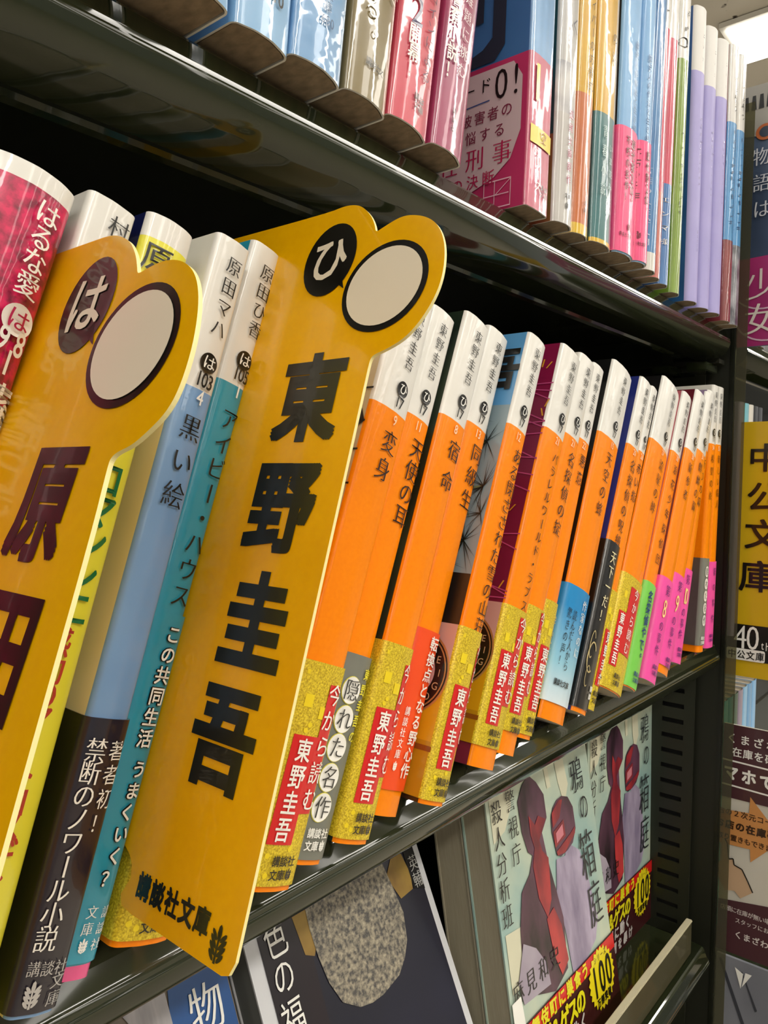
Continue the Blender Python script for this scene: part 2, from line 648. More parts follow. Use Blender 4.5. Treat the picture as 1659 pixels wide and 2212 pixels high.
addq(y0 - .03, -11, y0 + .02, 1.7); addq(y1 - .02, -11, y1 + .03, 1.7)
for z in zz:
    addq(y0 + .02, z, y1 - .02, z + .054)
o = link('slotted_upright', pydata(vs, fs), case, [mat('upright_enamel', '22241a', rough=.35)])
so = o.modifiers.new('s', 'SOLIDIFY'); so.thickness = .01 * K
link('slot_shade_sheet', pydata([(XP - .004, y0, -3.7), (XP - .004, y1, -3.7), (XP - .004, y1, 1.7), (XP - .004, y0, 1.7)], [(0, 1, 2, 3)]), case, [BLACK])  # flat black sheet, its colour stands in for the shade inside the slots
for za, zb, ya, yb in ((ZU - .20, ZU - .16, 1.11, 1.20), (ZU - .20, ZU - .165, 1.27, 1.36)):
    br = box('shelf_bracket', case, (XP - .19, ya, za), (XP - .02, yb, zb), STEEL, .004)
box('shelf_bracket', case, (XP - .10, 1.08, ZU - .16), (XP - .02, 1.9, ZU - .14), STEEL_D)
# clear smoky sheet fixed to the end of the bookcase
SMOKE = mat('smoky_acrylic', 'b4b29a', rough=.08, trans=.9, spec=.5)
box('clear_end_sheet', case, (XP + .02, .995, -6), (XP + .026, 1.9, 1.75), SMOKE)
ACR = mat('clear_acrylic', 'a09a78', rough=.08, trans=.82, spec=.7)
ga = thing('shelf_guard', 'clear acrylic guard rail standing along the lowest shelf edge', 'guard', (-.6, 1.10, ZL))
box('guard_plate', ga, (0, -.012, 0.001), (XE + .50, .012, .155), ACR, .004)
box('guard_top_edge', ga, (0, -.014, .152), (XE + .50, .014, .163), mat('acrylic_edge', 'd9d2b4', rough=.15, trans=.3), .003)

case2 = bookcase('dark steel bookcase beyond the side panel, partly seen at the right', XP + .19, 9, 9.1, XP + .04)

# ================================================================ middle shelf
G_MID = None
PINK = jac('f04fa6', 'e5459c', rough=.45, coat=.1)
MAG = jac('d8175a', '7c0a34', nscale=480, sharp=(.38, .62), detail=6)

b = Book('thick magenta paperback at the left edge of the middle shelf, white lettering', .184, 1.0, 18, .175, rc=.012, bulge=.03, skew=.075,
         zones=[(1.140, MAG), (9, WHITE)])
letter('title_lettering', b.root, vt('はるな愛', b.P(92, 476), b.P(47, 625), .036, .95, 'g'), b.sp, INKW, .007)
u, w = b.P(27, 699)
circ_letter(b, u, w, .021, 'は', INKW, ink('b0104a'), .007)
u, w = b.P(14, 743)
letter('number_lettering', b.root, ht('98', (u - .011, w), (u + .011, w), .034, .62, 'b'), b.sp, INKW, .007)
letter('number_lettering', b.root, ht('1', b.P(4, 788), b.P(4, 788), .034, .7, 'b'), b.sp, INKW, .007)
letter('title_lettering', b.root, vt('素晴らしき', b.P(-12, 868), b.P(-75, 1060), .046, .95, 'b'), b.sp, INKW, .007)

b = Book('white-topped paperback just behind the first yellow divider, right of the magenta book', .287, 1.0, 17.5, .075, h=1.16,
         zones=[(9, WHITE)], left=[(.95, jac('cbb2b6', 'd9cdca', nscale=60)), (9, WHITE)])
u, w = b.P(252, 500)
letter('author_lettering', b.root, [('村', u, w, .034, .034, 'm', False), ('山', u - .001, w - .045, .034, .034, 'm', False)], b.sp, INKB, .003)

YEL = jac('e6e03c', 'ded638', rough=.4)
b = Book('yellow-spined paperback with a white top, half hidden by the first yellow divider', .404, 1.0, 16.75, .082, h=1.15, bulge=.012,
         zones=[(1.112, YEL), (9, WHITE)], left=[(9, jac('141a4a'))])
u, w = b.P(333, 567)
letter('title_lettering', b.root, [('原', u, w, .05, .05, 'g', False), ('田', u, w - .06, .05, .05, 'g', False)], b.sp, INKB, .004)
letter('title_lettering', b.root, vt('ロマンシエ', b.P(226, 1035), b.P(151, 1312), .058, .9, 'b'), b.sp, ink('0c6a3a'), .004)
letter('title_lettering', b.root, vt('感動のアートコメディ', b.P(119, 1385), b.P(-23, 1905), .046, .9, 'b'), b.sp, ink('b0301c'), .004)

SKY = jac('7fa6d2', '6b93c4', nscale=40, amt=.6)
b = Book('pale blue paperback with a navy band, left of the teal paperback', .503, .992, 17.1, .068, h=1.155,
         zones=[(.900, SKY), (9, WHITE)], left=[(.9, jac('efe0a6', 'f6e8c8', nscale=16, amt=.5)), (9, jac('e6e4d6', 'eeebe2'))])
letter('author_lettering', b.root, vt('原田マハ', (-.027, 1.111), (-.027, 1.004), .032, .95, 'm'), b.sp, INKB)
circ_letter(b, -.027, .945, .0165, 'は')
letter('number_lettering', b.root, ht('103', (-.038, .916), (-.016, .916), .025, .75, 'b'), b.sp, INKB)
letter('number_lettering', b.root, ht('4', (-.027, .887), (-.027, .887), .024, .8, 'b'), b.sp, INKW)
letter('title_lettering', b.root, vt('黒い絵', (-.029, .836), (-.029, .729), .043, .95, 'm'), b.sp, INKB)
NAVY = jac('191a2b', '2b1f26', nscale=30, amt=.4)
o = b.band(.006, .394, NAVY, left=[(9, jac('2c2f1c', '14150f', nscale=20, amt=.6))], label='navy paper band with white lettering')
letter('band_lettering', o, vt('禁断のノワール小説', (-.046, .350), (-.046, .101), .036, .95, 'm'), b.sp, INKW, .007)
letter('band_lettering', o, vt('著者初！', (-.012, .350), (-.012, .250), .030, .9, 'l'), b.sp, INKW, .007)
letter('publisher_lettering', o, ht('講談社', (-.052, .064), (-.012, .062), .021, .95, 'm') + vt('文庫', (-.012, .044), (-.012, .022), .021, .95, 'm'), b.sp, ink('b9b7b5'), .007)
flats('leaf_emblem', o, leafshape(-.045, .031, .034), b.sp, ink('b9b7b5'), .007)

TEAL = jac('2f9ab2', '248aa6', nscale=60, amt=.6)
b = Book('teal paperback beside the second yellow divider, white outlined lettering below', .572, 1.022, 18, .064, h=1.18,
         zones=[(.02, jac('e0508a')), (.925, TEAL), (9, WHITE)], left=[(9, TEAL)])
letter('author_lettering', b.root, vt('原田ひ香', (-.022, 1.133), (-.017, 1.03), .032, .95, 'm'), b.sp, INKB)
circ_letter(b, -.021, .971, .0165, 'は')
letter('number_lettering', b.root, ht('105', (-.031, .945), (-.009, .945), .025, .75, 'b'), b.sp, INKB)
letter('number_lettering', b.root, ht('1', (-.018, .916), (-.018, .916), .024, .8, 'b'), b.sp, INKW)
letter('title_lettering', b.root, vt('アイビー・ハウス', (-.019, .864), (-.023, .565), .040, .95, 'm'), b.sp, INKB)
o = b.band(.024, .535, TEAL)
for s_, m_, of in (('o', INKB, .0065), ('b', INKW, .0085)):
    letter('band_lettering', o, vt('この共同生活', (-.019, .504), (-.021, .344), .029, .95, s_), b.sp, m_, of)
    letter('band_lettering', o, vt('うまくいく？', (-.017, .298), (-.019, .141), .027, .95, s_), b.sp, m_, of)
letter('publisher_lettering', o, vt('講談社', (-.006, .093), (-.010, .049), .018, .95, 'm') + vt('文庫', (-.030, .095), (-.031, .072), .020, .95, 'm'), b.sp, INKW, .007)
flats('leaf_emblem', o, leafshape(-.031, .049, .02), b.sp, INKW, .007)

GRP = 'orange-spined paperbacks on the middle shelf'
b = orange_book('orange paperback hidden behind the second divider, only its gold band foot showing', .700, 1.011, 18.5, .105, '放課後', '5', group=GRP)
gold_band(b)
CREAMC = jac('d8c7a0', 'cdb98e', nscale=12, amt=.3)
b = orange_book('first orange paperback right of the second divider, gold band, two-character title', .930, .975, 20.3, .115, '変身', '9', group=GRP,
                left=[(.42, jac('b9452e', 'd8c7a0', nscale=40, amt=.2)), (9, CREAMC)])
gold_band(b)
flats('cover_art', b.root, [rect(-.5, w, -.003, w + .004) for w in (.86, .80, .93, .73)] + [[(-.04, .87), (-.02, .85), (-.004, .86), (-.02, .89)], [(-.16, .70), (-.08, .66), (-.03, .70), (-.1, .74)]], cmap(b), ink('2a2018'), .002)

b = orange_book('orange paperback with a grey band of white discs, second from the divider', 1.029, .997, 21, .089, '天使の耳', '11', group=GRP, tx=-.026, pitch=.050)
GREY = jac('77796f', '70726a', rough=.45, coat=.1)
o = b.band(.010, .396, GREY, label='grey paper band with five white discs')
for ch, w in zip('隠れた名作', (.326, .270, .216, .160, .105)):
    flat('disc_rim', o, ell(-.046, w, .0275, .0275, 24), b.sp, ink('e4dc50'), .0055)
    flat('white_disc', o, ell(-.046, w, .0262, .0262, 24), b.sp, INKW, .0065)
    letter('band_lettering', o, [(ch, -.046, w, .044, .044, 'm', False)], b.sp, ink('3c3c3a'), .008)
letter('band_lettering', o, vt('東野圭吾の', (-.010, .362), (-.010, .240), .024, .8, 'b'), b.sp, ink('ece23a'), .007)
publisher(b, o, -.040, .047, INKW)

DKG = jac('10201a', '35402c', nscale=30, amt=.35, detail=6)
b = orange_book('orange paperback with gold band and a dark green cover side, third from the divider', 1.148, .983, 21.1, .100, '宿命', '8', group=GRP,
                left=[(9, DKG)], tx=-.028, pitch=.072)
gold_band(b)

b = orange_book('orange paperback with a red-orange band of white lettering, fourth from the divider', 1.285, 1.015, 21.4, .093, '同級生', '13', group=GRP, tx=-.026, pitch=.058)
RO = jac('f04e16', 'e84610', rough=.4, coat=.15)
o = b.band(.055, .405, RO, label='red-orange paper band with white lettering')
letter('band_lettering', o, vt('転換点となる野心作', (-.022, .378), (-.022, .098), .034, .95, 'b'), b.sp, INKW, .007)
letter('publisher_lettering', o, vt('講談社文庫', (-.062, .222), (-.062, .130), .021, .95, 'g'), b.sp, INKW, .007)
flats('leaf_emblem', o, leafshape(-.062, .105, .02), b.sp, INKW, .007)

SKYC = jac('5a98c8', '4e8cc0', nscale=20)
BG = jac('8b9ea6', '73868f', nscale=15, amt=.5)
b = orange_book('orange paperback with a long title and blue pine-branch cover side', 1.395, .970, 21.8, .090, 'ある閉ざされた雪の山荘で', '12', group=GRP,
                left=[(.52, jac('1d1c1b', '0e0e10', nscale=30)), (.96, BG), (9, SKYC)], tx=-.024, tsize=.043, pitch=.0432, zone=.91)
random.seed(11)
needles, twigs = [], []
for (a, w, n, L) in ((-.05, .86, 26, .085), (-.12, .78, 30, .09), (-.03, .74, 24, .08), (-.14, .66, 26, .09), (-.05, .60, 30, .09), (-.1, .92, 18, .06), (-.02, .67, 20, .07), (-.1, .55, 24, .08)):
    for i in range(n):
        t_ = random.uniform(0, 2 * math.pi)
        l_ = L * random.uniform(.5, 1)
        dx, dy = math.cos(t_), math.sin(t_)
        e = .0013
        x1 = a + dx * l_
        if x1 > -.002:
            continue
        needles.append([(a - dy * e, w + dx * e), (a + dy * e, w - dx * e), (x1, w + dy * l_)])
for a0, w0, a1, w1, e in ((-.20, .80, -.05, .86, .007), (-.2, .72, -.03, .74, .006), (-.22, .60, -.05, .60, .006), (-.12, .78, -.05, .66, .005), (-.22, .94, -.1, .92, .004)):
    twigs.append([(a0, w0 - e), (a1, w1 - e * .4), (a1, w1 + e * .4), (a0, w0 + e)])
flats('cover_art', b.root, twigs, cmap(b), ink('76805a'), .0022)
flats('cover_art', b.root, needles, cmap(b), ink('1c2420'), .003)
letter('cover_lettering', b.root, [('吾', -.06, 1.06, .11, .12, 'h', False)], cmap(b), INKB, .003)
gold_band(b, keigo=True)

MAGC = jac('84123f', '5a0e34', nscale=10, amt=.5)
b = orange_book('orange paperback with magenta streaked cover side and a gold band', 1.654, .997, 22, .118, 'パラレルワールド・ラブストーリー', '21', group=GRP,
                left=[(9, MAGC)], tx=-.030, tsize=.034, pitch=.0382)
random.seed(5)
st, gd = [], []
for i in range(16):
    w = random.uniform(.42, 1.05); e = .0016; sl = random.uniform(-.5, .1)
    st.append([(-.3, w - .3 * sl - e), (-.002, w - e), (-.002, w + e), (-.3, w - .3 * sl + e)])
for i in range(14):
    a, w, t_ = -random.uniform(.01, .14), random.uniform(.4, 1.12), random.uniform(.6, 2.2)
    dx, dy = .022 * math.cos(t_), .022 * math.sin(t_); e = .0022
    gd.append([(a - e, w - e), (a + e, w - e), (min(-.002, a + dx + e), w + dy), (min(-.003, a + dx - e), w + dy)])
flats('cover_art', b.root, st, cmap(b), ink('b8487c'), .0022)
flats('cover_art', b.root, gd, cmap(b), ink('d09a2c'), .003)
gold_band(b, h=.408, keigo=True, w0=.052)

b = orange_book('narrow orange paperback with gold band, right of the magenta-sided one', 1.775, 1.008, 22, .102, '名探偵の掟', '21', group=GRP, tx=-.030, tsize=.046, pitch=.052)
gold_band(b, w0=.06)
b = orange_book('narrow orange paperback with gold band and teal cover side, left of the blue-banded one', 1.918, 1.038, 21.7, .080, '悪意', '22', group=GRP,
                left=[(9, jac('2a7f8a'))], tx=-.03, tsize=.045, pitch=.056)
gold_band(b, w0=.012)
b = orange_book('thick orange paperback with a blue and white band', 2.098, 1.026, 22.7, .160, '天空の蜂', '15', group=GRP, tx=-.058, tsize=.048, pitch=.057,
                left=[(9, jac('101010'))])
gr = mat('blue_fade_band', '1f8fd0', rough=.4, coat=.2)
nt = gr.node_tree
tcn = nt.nodes.new('ShaderNodeTexCoord'); sep = nt.nodes.new('ShaderNodeSeparateXYZ'); rp = nt.nodes.new('ShaderNodeValToRGB')
mpr = nt.nodes.new('ShaderNodeMapRange')
mpr.inputs['From Min'].default_value = .03 * K; mpr.inputs['From Max'].default_value = .34 * K
nt.links.new(tcn.outputs['Object'], sep.inputs[0]); nt.links.new(sep.outputs['Z'], mpr.inputs['Value'])
nt.links.new(mpr.outputs[0], rp.inputs[0])
rp.color_ramp.elements[0].color = lin('dde6ec'); rp.color_ramp.elements[1].color = lin('1585c4')
rp.color_ramp.elements.new(.45).color = lin('8ec4da')
nt.links.new(rp.outputs[0], nt.nodes['Principled BSDF'].inputs['Base Color'])
o = b.band(.052, .405, gr, label='paper band fading from blue to white')
letter('band_lettering', o, vt('読んだ人から', (-.085, .318), (-.080, .165), .034, .9, 'm'), b.sp, INKB, .007)
letter('band_lettering', o, vt('驚きの声！', (-.122, .318), (-.118, .175), .034, .9, 'm'), b.sp, INKB, .007)
letter('band_lettering', o, vt('作家なのに', (-.032, .36), (-.028, .215), .034, .9, 'm'), b.sp, INKW, .007)
letter('publisher_lettering', o, ht('講談社文庫', (-.125, .112), (-.045, .112), .021, .95, 'b'), b.sp, INKB, .007)

BLU = jac('1d2f80', '2a2c6a', nscale=15)
b = orange_book('orange paperback with a tall black band of pale gold lettering and navy cover side', 2.234, 1.017, 23.9, .098, '名探偵の呪縛', '20', group=GRP,
                left=[(9, BLU)], tx=-.032, tsize=.046, pitch=.054)
BLK = jac('0d0c0b', '15130f', rough=.3)
o = b.band(.014, .560, BLK, label='tall black paper band with pale gold lettering')
letter('band_lettering', o, vt('天下一だ！', (-.048, .508), (-.044, .312), .046, .9, 'g'), b.sp, ink('e6dcb0'), .007)
gl = ink('b9a878')
for cx, cw, rx, ry in ((-.070, .215, .018, .045), (-.060, .175, .03, .05), (-.064, .115, .015, .034)):
    ring = ell(cx, cw, rx, ry, 24); inn = ell(cx, cw, rx * .8, ry * .9, 24)
    flats('gold_curl', o, [[ring[i], ring[i + 1], inn[i + 1], inn[i]] for i in range(2, 20)], b.sp, gl, .0062)
letter('publisher_lettering', o, vt('講談', (-.018, .082), (-.018, .058), .02, .9, 'b'), b.sp, INKW, .007)

b = orange_book('slim orange paperback whose gold band shows beside the black-banded one', 2.299, 1.023, 24.4, .058, '赤い指', '26', group=GRP, tx=-.03, tsize=.042, pitch=.052)
gold_band(b, w0=.0)
b = orange_book('thick orange paperback with gold band, left of the green-banded one', 2.501, 1.018, 25.1, .180, '流星の絆', '27', group=GRP, tx=-.05, tsize=.044, pitch=.055, left=[(9, jac('0f0e10'))])
gold_band(b, w0=.004)
b = orange_book('orange paperback with a bright green band and dusty pink cover side', 2.610, 1.008, 25.5, .098, '浪花少年探偵団', '28', group=GRP, tx=-.035, tsize=.042, pitch=.060,
                left=[(9, jac('b8626c'))])
o = b.band(.004, .385, jac('78cc50', '70c448', rough=.45, coat=.1), label='bright green paper band')
letter('band_lettering', o, vt('名探偵やで。', (-.046, .335), (-.040, .115), .045, .95, 'b'), b.sp, ink('12307a'), .007)
publisher(b, o, -.035, .042, ink('12307a'), .018)
for lab, x, y, ln, t_, ti, no, tx, num in (
        ('orange paperback with a pink band marked 8, right of the green-banded one', 2.741, .989, 24.6, .118, '新参者', '30', -.045, '8'),
        ('orange paperback with a pink band marked 9, right of the pink band marked 8', 2.888, .993, 23.8, .118, '麒麟の翼', '31', -.045, '9'),
        ('slim orange paperback with a pink band, left of the dark grey band', 3.137, 1.031, 17.5, .085, '祈りの幕', '33', -.035, '10')):
    b = orange_book(lab, x, y, ln, t_, ti, no, group=GRP, tx=tx, tsize=.044, pitch=.056, left=[(9, jac('601422' if num == '8' else '8f7a9a'))])
    o = b.band(.0 if num != '9' else .03, .385, PINK, label='pink paper band')
    letter('band_lettering', o, [('第', -.050, .340, .045, .045, 'm', False)] + vt('の事件', (-.054, .205), (-.056, .115), .042, .95, 'm'), b.sp, ink('5a1470'), .007)
    letter('band_lettering', o, ht(num, (-.052 - .008 * (len(num) - 1), .272), (-.052 + .008 * (len(num) - 1), .272), .07, .75, 'g'), b.sp, ink('f4d98a'), .007)
    publisher(b, o, -.040, .045, ink('5a1470'), .018)
b = orange_book('orange paperback with a dark grey band of small white discs near the side panel', 3.465, 1.04, 5.5, .085, '希望の糸', '34', group=GRP, tx=-.04, tsize=.04, pitch=.054)
o = b.band(.030, .408, GREY, left=[(9, jac('55564f', '4a4a46'))], label='dark grey paper band with white discs')
for i in range(5):
    flat('white_disc', o, ell(-.030, .350 - i * .053, .022, .024, 16), b.sp, INKW, .006)
    letter('band_lettering', o, [('隠れた名作'[i], -.030, .350 - i * .053, .034, .034, 'm', False)], b.sp, ink('3c3c3a'), .0075)
publisher(b, o, -.038, .052, INKW, .016)
b = orange_book('last orange paperback of the row, pink band, standing at the side panel', 3.607, 1.045, 2.7, .098, '新しい殺人', '35', group=GRP, tx=-.03, tsize=.04, pitch=.050)
o = b.band(.0, .385, PINK, label='pink paper band')
letter('band_lettering', o, vt('第の事件', (-.03, .34), (-.03, .13), .04, .95, 'm'), b.sp, ink('5a1470'), .007)
publisher(b, o, -.040, .045, ink('5a1470'), .016)

# ---------------------------------------------------------------- divider plates
OUT = [(-.745, -.650), (-.752, -.668), (-.765, -.673), (-.975, -.671), (-1.000, -.668), (-1.008, -.655), (-.994, -.628), (-.999, -.611), (-1.010, -.600),
       (-1.030, -.590), (-1.60, -.590), (-1.60, .472), (-1.157, .472), (-.919, .469), (-.881, .473), (-.859, .470), (-.843, .464), (-.828, .453), (-.812, .437), (-.800, .418),
       (-.797, .409), (-.792, .407), (-.787, .409), (-.762, .419), (-.745, .4225), (-.728, .421), (-.702, .413), (-.678, .398), (-.660, .375), (-.648, .345),
       (-.643, .307), (-.648, .273), (-.665, .238), (-.688, .212), (-.718, .198), (-.742, .191), (-.7465, .184), (-.747, .17)]


# the left card is bent a little towards the viewer at its front edge
OUT1 = [(-.663, -.80), (-.672, -.822), (-.69, -.828), (-.88, -.826), (-.93, -.81), (-.94, -.78), (-.925, -.75), (-.93, -.42), (-.945, -.40), (-.965, -.39), (-1.6, -.39), (-1.6, .318),
        (-1.017, .319), (-.935, .319), (-.900, .319), (-.878, .316), (-.855, .308), (-.833, .296), (-.811, .275), (-.798, .256), (-.793, .247), (-.787, .246), (-.772, .250), (-.748, .254), (-.721, .251), (-.695, .241), (-.672, .223),
        (-.655, .198), (-.643, .166), (-.636, .128), (-.637, .088), (-.647, .064), (-.667, .046), (-.688, .031), (-.711, .024), (-.719, .018), (-.7205, .010), (-.710, -.063), (-.694, -.263), (-.684, -.373)]


def divider(label, x0, lean, dv, kana, chars, sizes, turn=0, out=None):
    th = .0028
    ca = math.cos(math.radians(lean)); ta = math.tan(math.radians(lean))
    vb = -.673 + dv
    zb = vb * ca
    root = thing('shelf_divider', label, 'divider', (x0 + ta * zb, 0, zb), lean)
    base = out or [(a, b + dv) for a, b in OUT]
    ear = base[12:]
    for _ in range(2):
        e2 = [ear[0]]
        for p, q in zip(ear, ear[1:]):
            e2 += [(.75 * p[0] + .25 * q[0], .75 * p[1] + .25 * q[1]), (.25 * p[0] + .75 * q[0], .25 * p[1] + .75 * q[1])]
        ear = e2 + [ear[-1]]
    pts = [(a, b - vb) for a, b in base[:12] + ear]
    ct, st = math.cos(math.radians(turn)), math.sin(math.radians(turn))
    pa, pb = -.75, .15 - vb + dv

    def spin(a, b):                 # the card sits slightly turned in its own plane
        return (pa + (a - pa) * ct - (b - pb) * st, pb + (a - pa) * st + (b - pb) * ct)
    pts = [spin(a, b) for a, b in pts]
    n = len(pts)
    tr = tess(pts)
    vs = [(-th, -a, b) for a, b in pts] + [(th, -a, b) for a, b in pts]
    fs = [tuple(f) for f in tr] + [tuple(i + n for i in f)[::-1] for f in tr] + [(i, (i + 1) % n, (i + 1) % n + n, i + n) for i in range(n)]
    o = link('divider_plate', pydata(vs, fs), root, [YELLOW, YEDGE])
    for p in list(o.data.polygons)[2 * len(tr):]:
        p.material_index = 1
    def mp(a, b, off):
        a, b = spin(a, b - vb + dv)
        return (-th - off, -a, b)
    # speech bubble with the index kana
    bx, by = (-.885, .374)
    flats('speech_bubble', root, [ell(bx, by, .057, .066, 36), [(bx + .018, by - .040), (bx + .048, by - .060), (bx + .034, by - .028)]], mp, INKB, .0012)
    letter('bubble_lettering', root, [(kana, bx, by, .086, .086, 'b', False)], mp, CREAM, .0022)
    # plain round badge
    fx, fy = -.752, .305
    flat('badge_rim', root, ell(fx, fy, .083, .076, 48), mp, INKB, .0012)
    flat('badge', root, ell(fx, fy, .073, .066, 48), mp, CREAM, .0022)
    for ch, (cx, cy), s_ in zip(chars, sizes[0], sizes[1]):
        letter('name_lettering', root, [(ch, cx, cy - dv, s_[0], s_[1], 'h', False)], mp, INKB, .0012)
    letter('publisher_lettering', root, ht('講談社文庫', (-.958, -.629), (-.822, -.627), .037, .85, 'h'), mp, INKB, .0012)
    flats('leaf_emblem', root, leafshape(-.783, -.642, .046), mp, INKB, .0012)
    return root


divider('second yellow divider card, in the centre, reading four large characters', .812, 17.3, 0, 'ひ', '東野圭吾',
        ([(-.856, .128), (-.862, -.048), (-.858, -.226), (-.868, -.396)], [(.142, .150)] * 4))
divider('first yellow divider card, at the left, two large characters showing', .424, 19.7, -.155, 'は', '原田',
        ([(-.823, -.035), (-.806, -.200)], [(.122, .142)] * 2), out=OUT1)

# ================================================================ upper shelf, jackets in clear film
UG = 'film-wrapped books on the upper shelf'
PT = PAPER_TAN
BL1 = film('86b4dc', '7aa8d4', nscale=60)


def ub(label, x, y, lean, t, zones, left=None, **kw):
    kw.setdefault('bulge', .016)
    return Book(label, x, y, lean, t, z0=kw.pop('z0', ZU), zones=zones, left=left, paper=PT, group=UG, **kw)


b = ub('pale blue book at the far left of the upper shelf, mostly out of the picture', .632, .95, 2, .13, [(9, BL1)])
b = ub('pale blue book second from the left on the upper shelf', .776, .968, 2, .128, [(9, BL1)])
b = ub('pale blue book with the digits 840 low on its spine', .923, .993, 5.2, .122, [(9, BL1)])
letter('number_lettering', b.root, ht('840', (-.060, .072), (-.028, .072), .024, .8, 'b'), b.sp, INKB)
letter('publisher_lettering', b.root, ht('講談社文庫', (-.095, .115), (-.03, .115), .017, .9, 'g'), b.sp, INKB)
b = ub('glossy pale blue book with small vertical lettering, left of the olive gold book', 1.052, .991, 6.5, .126, [(9, film('6d9ccc', '7aa8d4', bump=.6))])
letter('publisher_lettering', b.root, vt('講談社文庫', (-.048, .20), (-.050, .11), .020, .9, 'g'), b.sp, ink('26507a'))
letter('number_lettering', b.root, ht('680', (-.060, .085), (-.038, .085), .018, .8, 'b'), b.sp, ink('26507a'))
b = ub('olive gold book with white lettering on the upper shelf', 1.192, .999, 7.4, .122, [(9, film('84744a', '75663c', nscale=80))])
letter('title_lettering', b.root, vt('まれる。', (-.068, .29), (-.066, .118), .050, .95, 'l'), b.sp, INKW)
letter('title_lettering', b.root, vt('読んで', (-.020, .33), (-.020, .235), .044, .95, 'l'), b.sp, ink('d8d4c4'))
letter('publisher_lettering', b.root, ht('講談社文', (-.066, .068), (-.03, .064), .017, .9, 'g'), b.sp, INKB)
RP = film('d2485e', 'c63e56', nscale=60)
b = ub('rose red book with white lettering and a dark digit 2', 1.333, 1.003, 8.4, .130, [(9, RP)])
letter('title_lettering', b.root, vt('シーズン', (-.074, .42), (-.074, .29), .044, .9, 'g'), b.sp, INKW)
letter('title_lettering', b.root, ht('2', (-.074, .236), (-.074, .236), .066, .9, 'g'), b.sp, ink('37305e'))
letter('title_lettering', b.root, vt('開幕！', (-.076, .184), (-.071, .108), .044, .95, 'b'), b.sp, INKW)
letter('title_lettering', b.root, vt('ヒロインによる', (-.028, .33), (-.028, .12), .030, .9, 'm'), b.sp, ink('5e3050'))
letter('publisher_lettering', b.root, ht('講談', (-.05, .062), (-.032, .06), .017, .9, 'b') + ht('文庫', (-.048, .044), (-.032, .042), .017, .9, 'b'), b.sp, INKB)
MV = film('a8426a', '963a62', nscale=60)
b = ub('mauve book with white lettering, left of the wide gap', 1.479, 1.012, 8.9, .118, [(9, MV)])
letter('title_lettering', b.root, vt('の警察小説！', (-.083, .385), (-.080, .173), .043, .95, 'b'), b.sp, INKW)
letter('title_lettering', b.root, vt('難題に挑む', (-.040, .36), (-.040, .19), .034, .9, 'm'), b.sp, ink('ecdfe4'))
letter('publisher_lettering', b.root, vt('講談社', (-.05, .09), (-.05, .05), .015, .9, 'g'), b.sp, INKB)

# book turned into the gap, cover side showing
CB = film('3f78b0', '2f5f96', nscale=25, bump=.15)
CP = film('c23a6a', 'b83262', nscale=25, bump=.15)
b = ub('blue and pink book whose cover side faces the wide gap', 1.905, 1.015, 2.2, .122, [(.400, film('c8486e', 'bd6a80', nscale=40, amt=.4)), (9, film('7faede', '6c9ccc', nscale=50))],
       left=[(.400, CP), (9, CB)], bulge=.004)
mp = cmap(b)
C = lambda px, py: (-b.C(px, py)[0], b.C(px, py)[1])
ec = C(1065, 275)
flat('cover_art', b.root, [(-.22, .385), (-.05, .385), (-.022, .34), (-.022, .20), (-.05, .13), (-.10, .09), (-.2, .055), (-.34, .04), (-.46, .06), (-.46, .385)], mp, ink('cdb9bc'), .003)
letter('cover_lettering', b.root, ht('エピソード', (-.34, .333), (-.135, .345), .042, .95, 'g') + ht('0!', (-.085, .335), (-.040, .335), .085, .75, 'm'), mp, INKB, .005)
flat('underline', b.root, [(-.36, .290), (-.12, .300), (-.12, .303), (-.36, .293)], mp, ink('2a4a8c'), .005)
letter('cover_lettering', b.root, ht('加害者と被害者の', (-.36, .262), (-.065, .262), .038, .95, 'g') + ht('狭間で苦悩する', (-.36, .213), (-.085, .213), .038, .95, 'g'), mp, ink('7a2440'), .005)
letter('cover_lettering', b.root, ht('女性刑事', (-.33, .152), (-.075, .152), .066, .95, 'm') + ht('の決断', (-.215, .092), (-.115, .092), .042, .95, 'g'), mp, ink('b02050'), .005)
flat('blue_label', b.root, rrect(-.42, .008, -.152, .056, .01), mp, ink('2f6a9c'), .004)
letter('cover_lettering', b.root, ht('シリーズ！', (-.37, .032), (-.175, .032), .040, .95, 'b'), mp, ink('d8d23c'), .006)
fr = [[(a, c_), (a2, c2), (a2 + dx, c2 + dy), (a + dx, c_ + dy)] for a, c_, a2, c2, dx, dy in
      ((-.128, .006, -.044, .006, 0, .003), (-.128, .078, -.044, .078, 0, .003), (-.128, .006, -.128, .081, .002, 0), (-.046, .006, -.046, .081, .002, 0),
       (-.095, .006, -.095, .078, .002, 0), (-.128, .040, -.05, .040, 0, .0025), (-.095, .040, -.046, .078, .003, 0))]
flats('line_emblem', b.root, fr, mp, ink('e6c6d0'), .004)
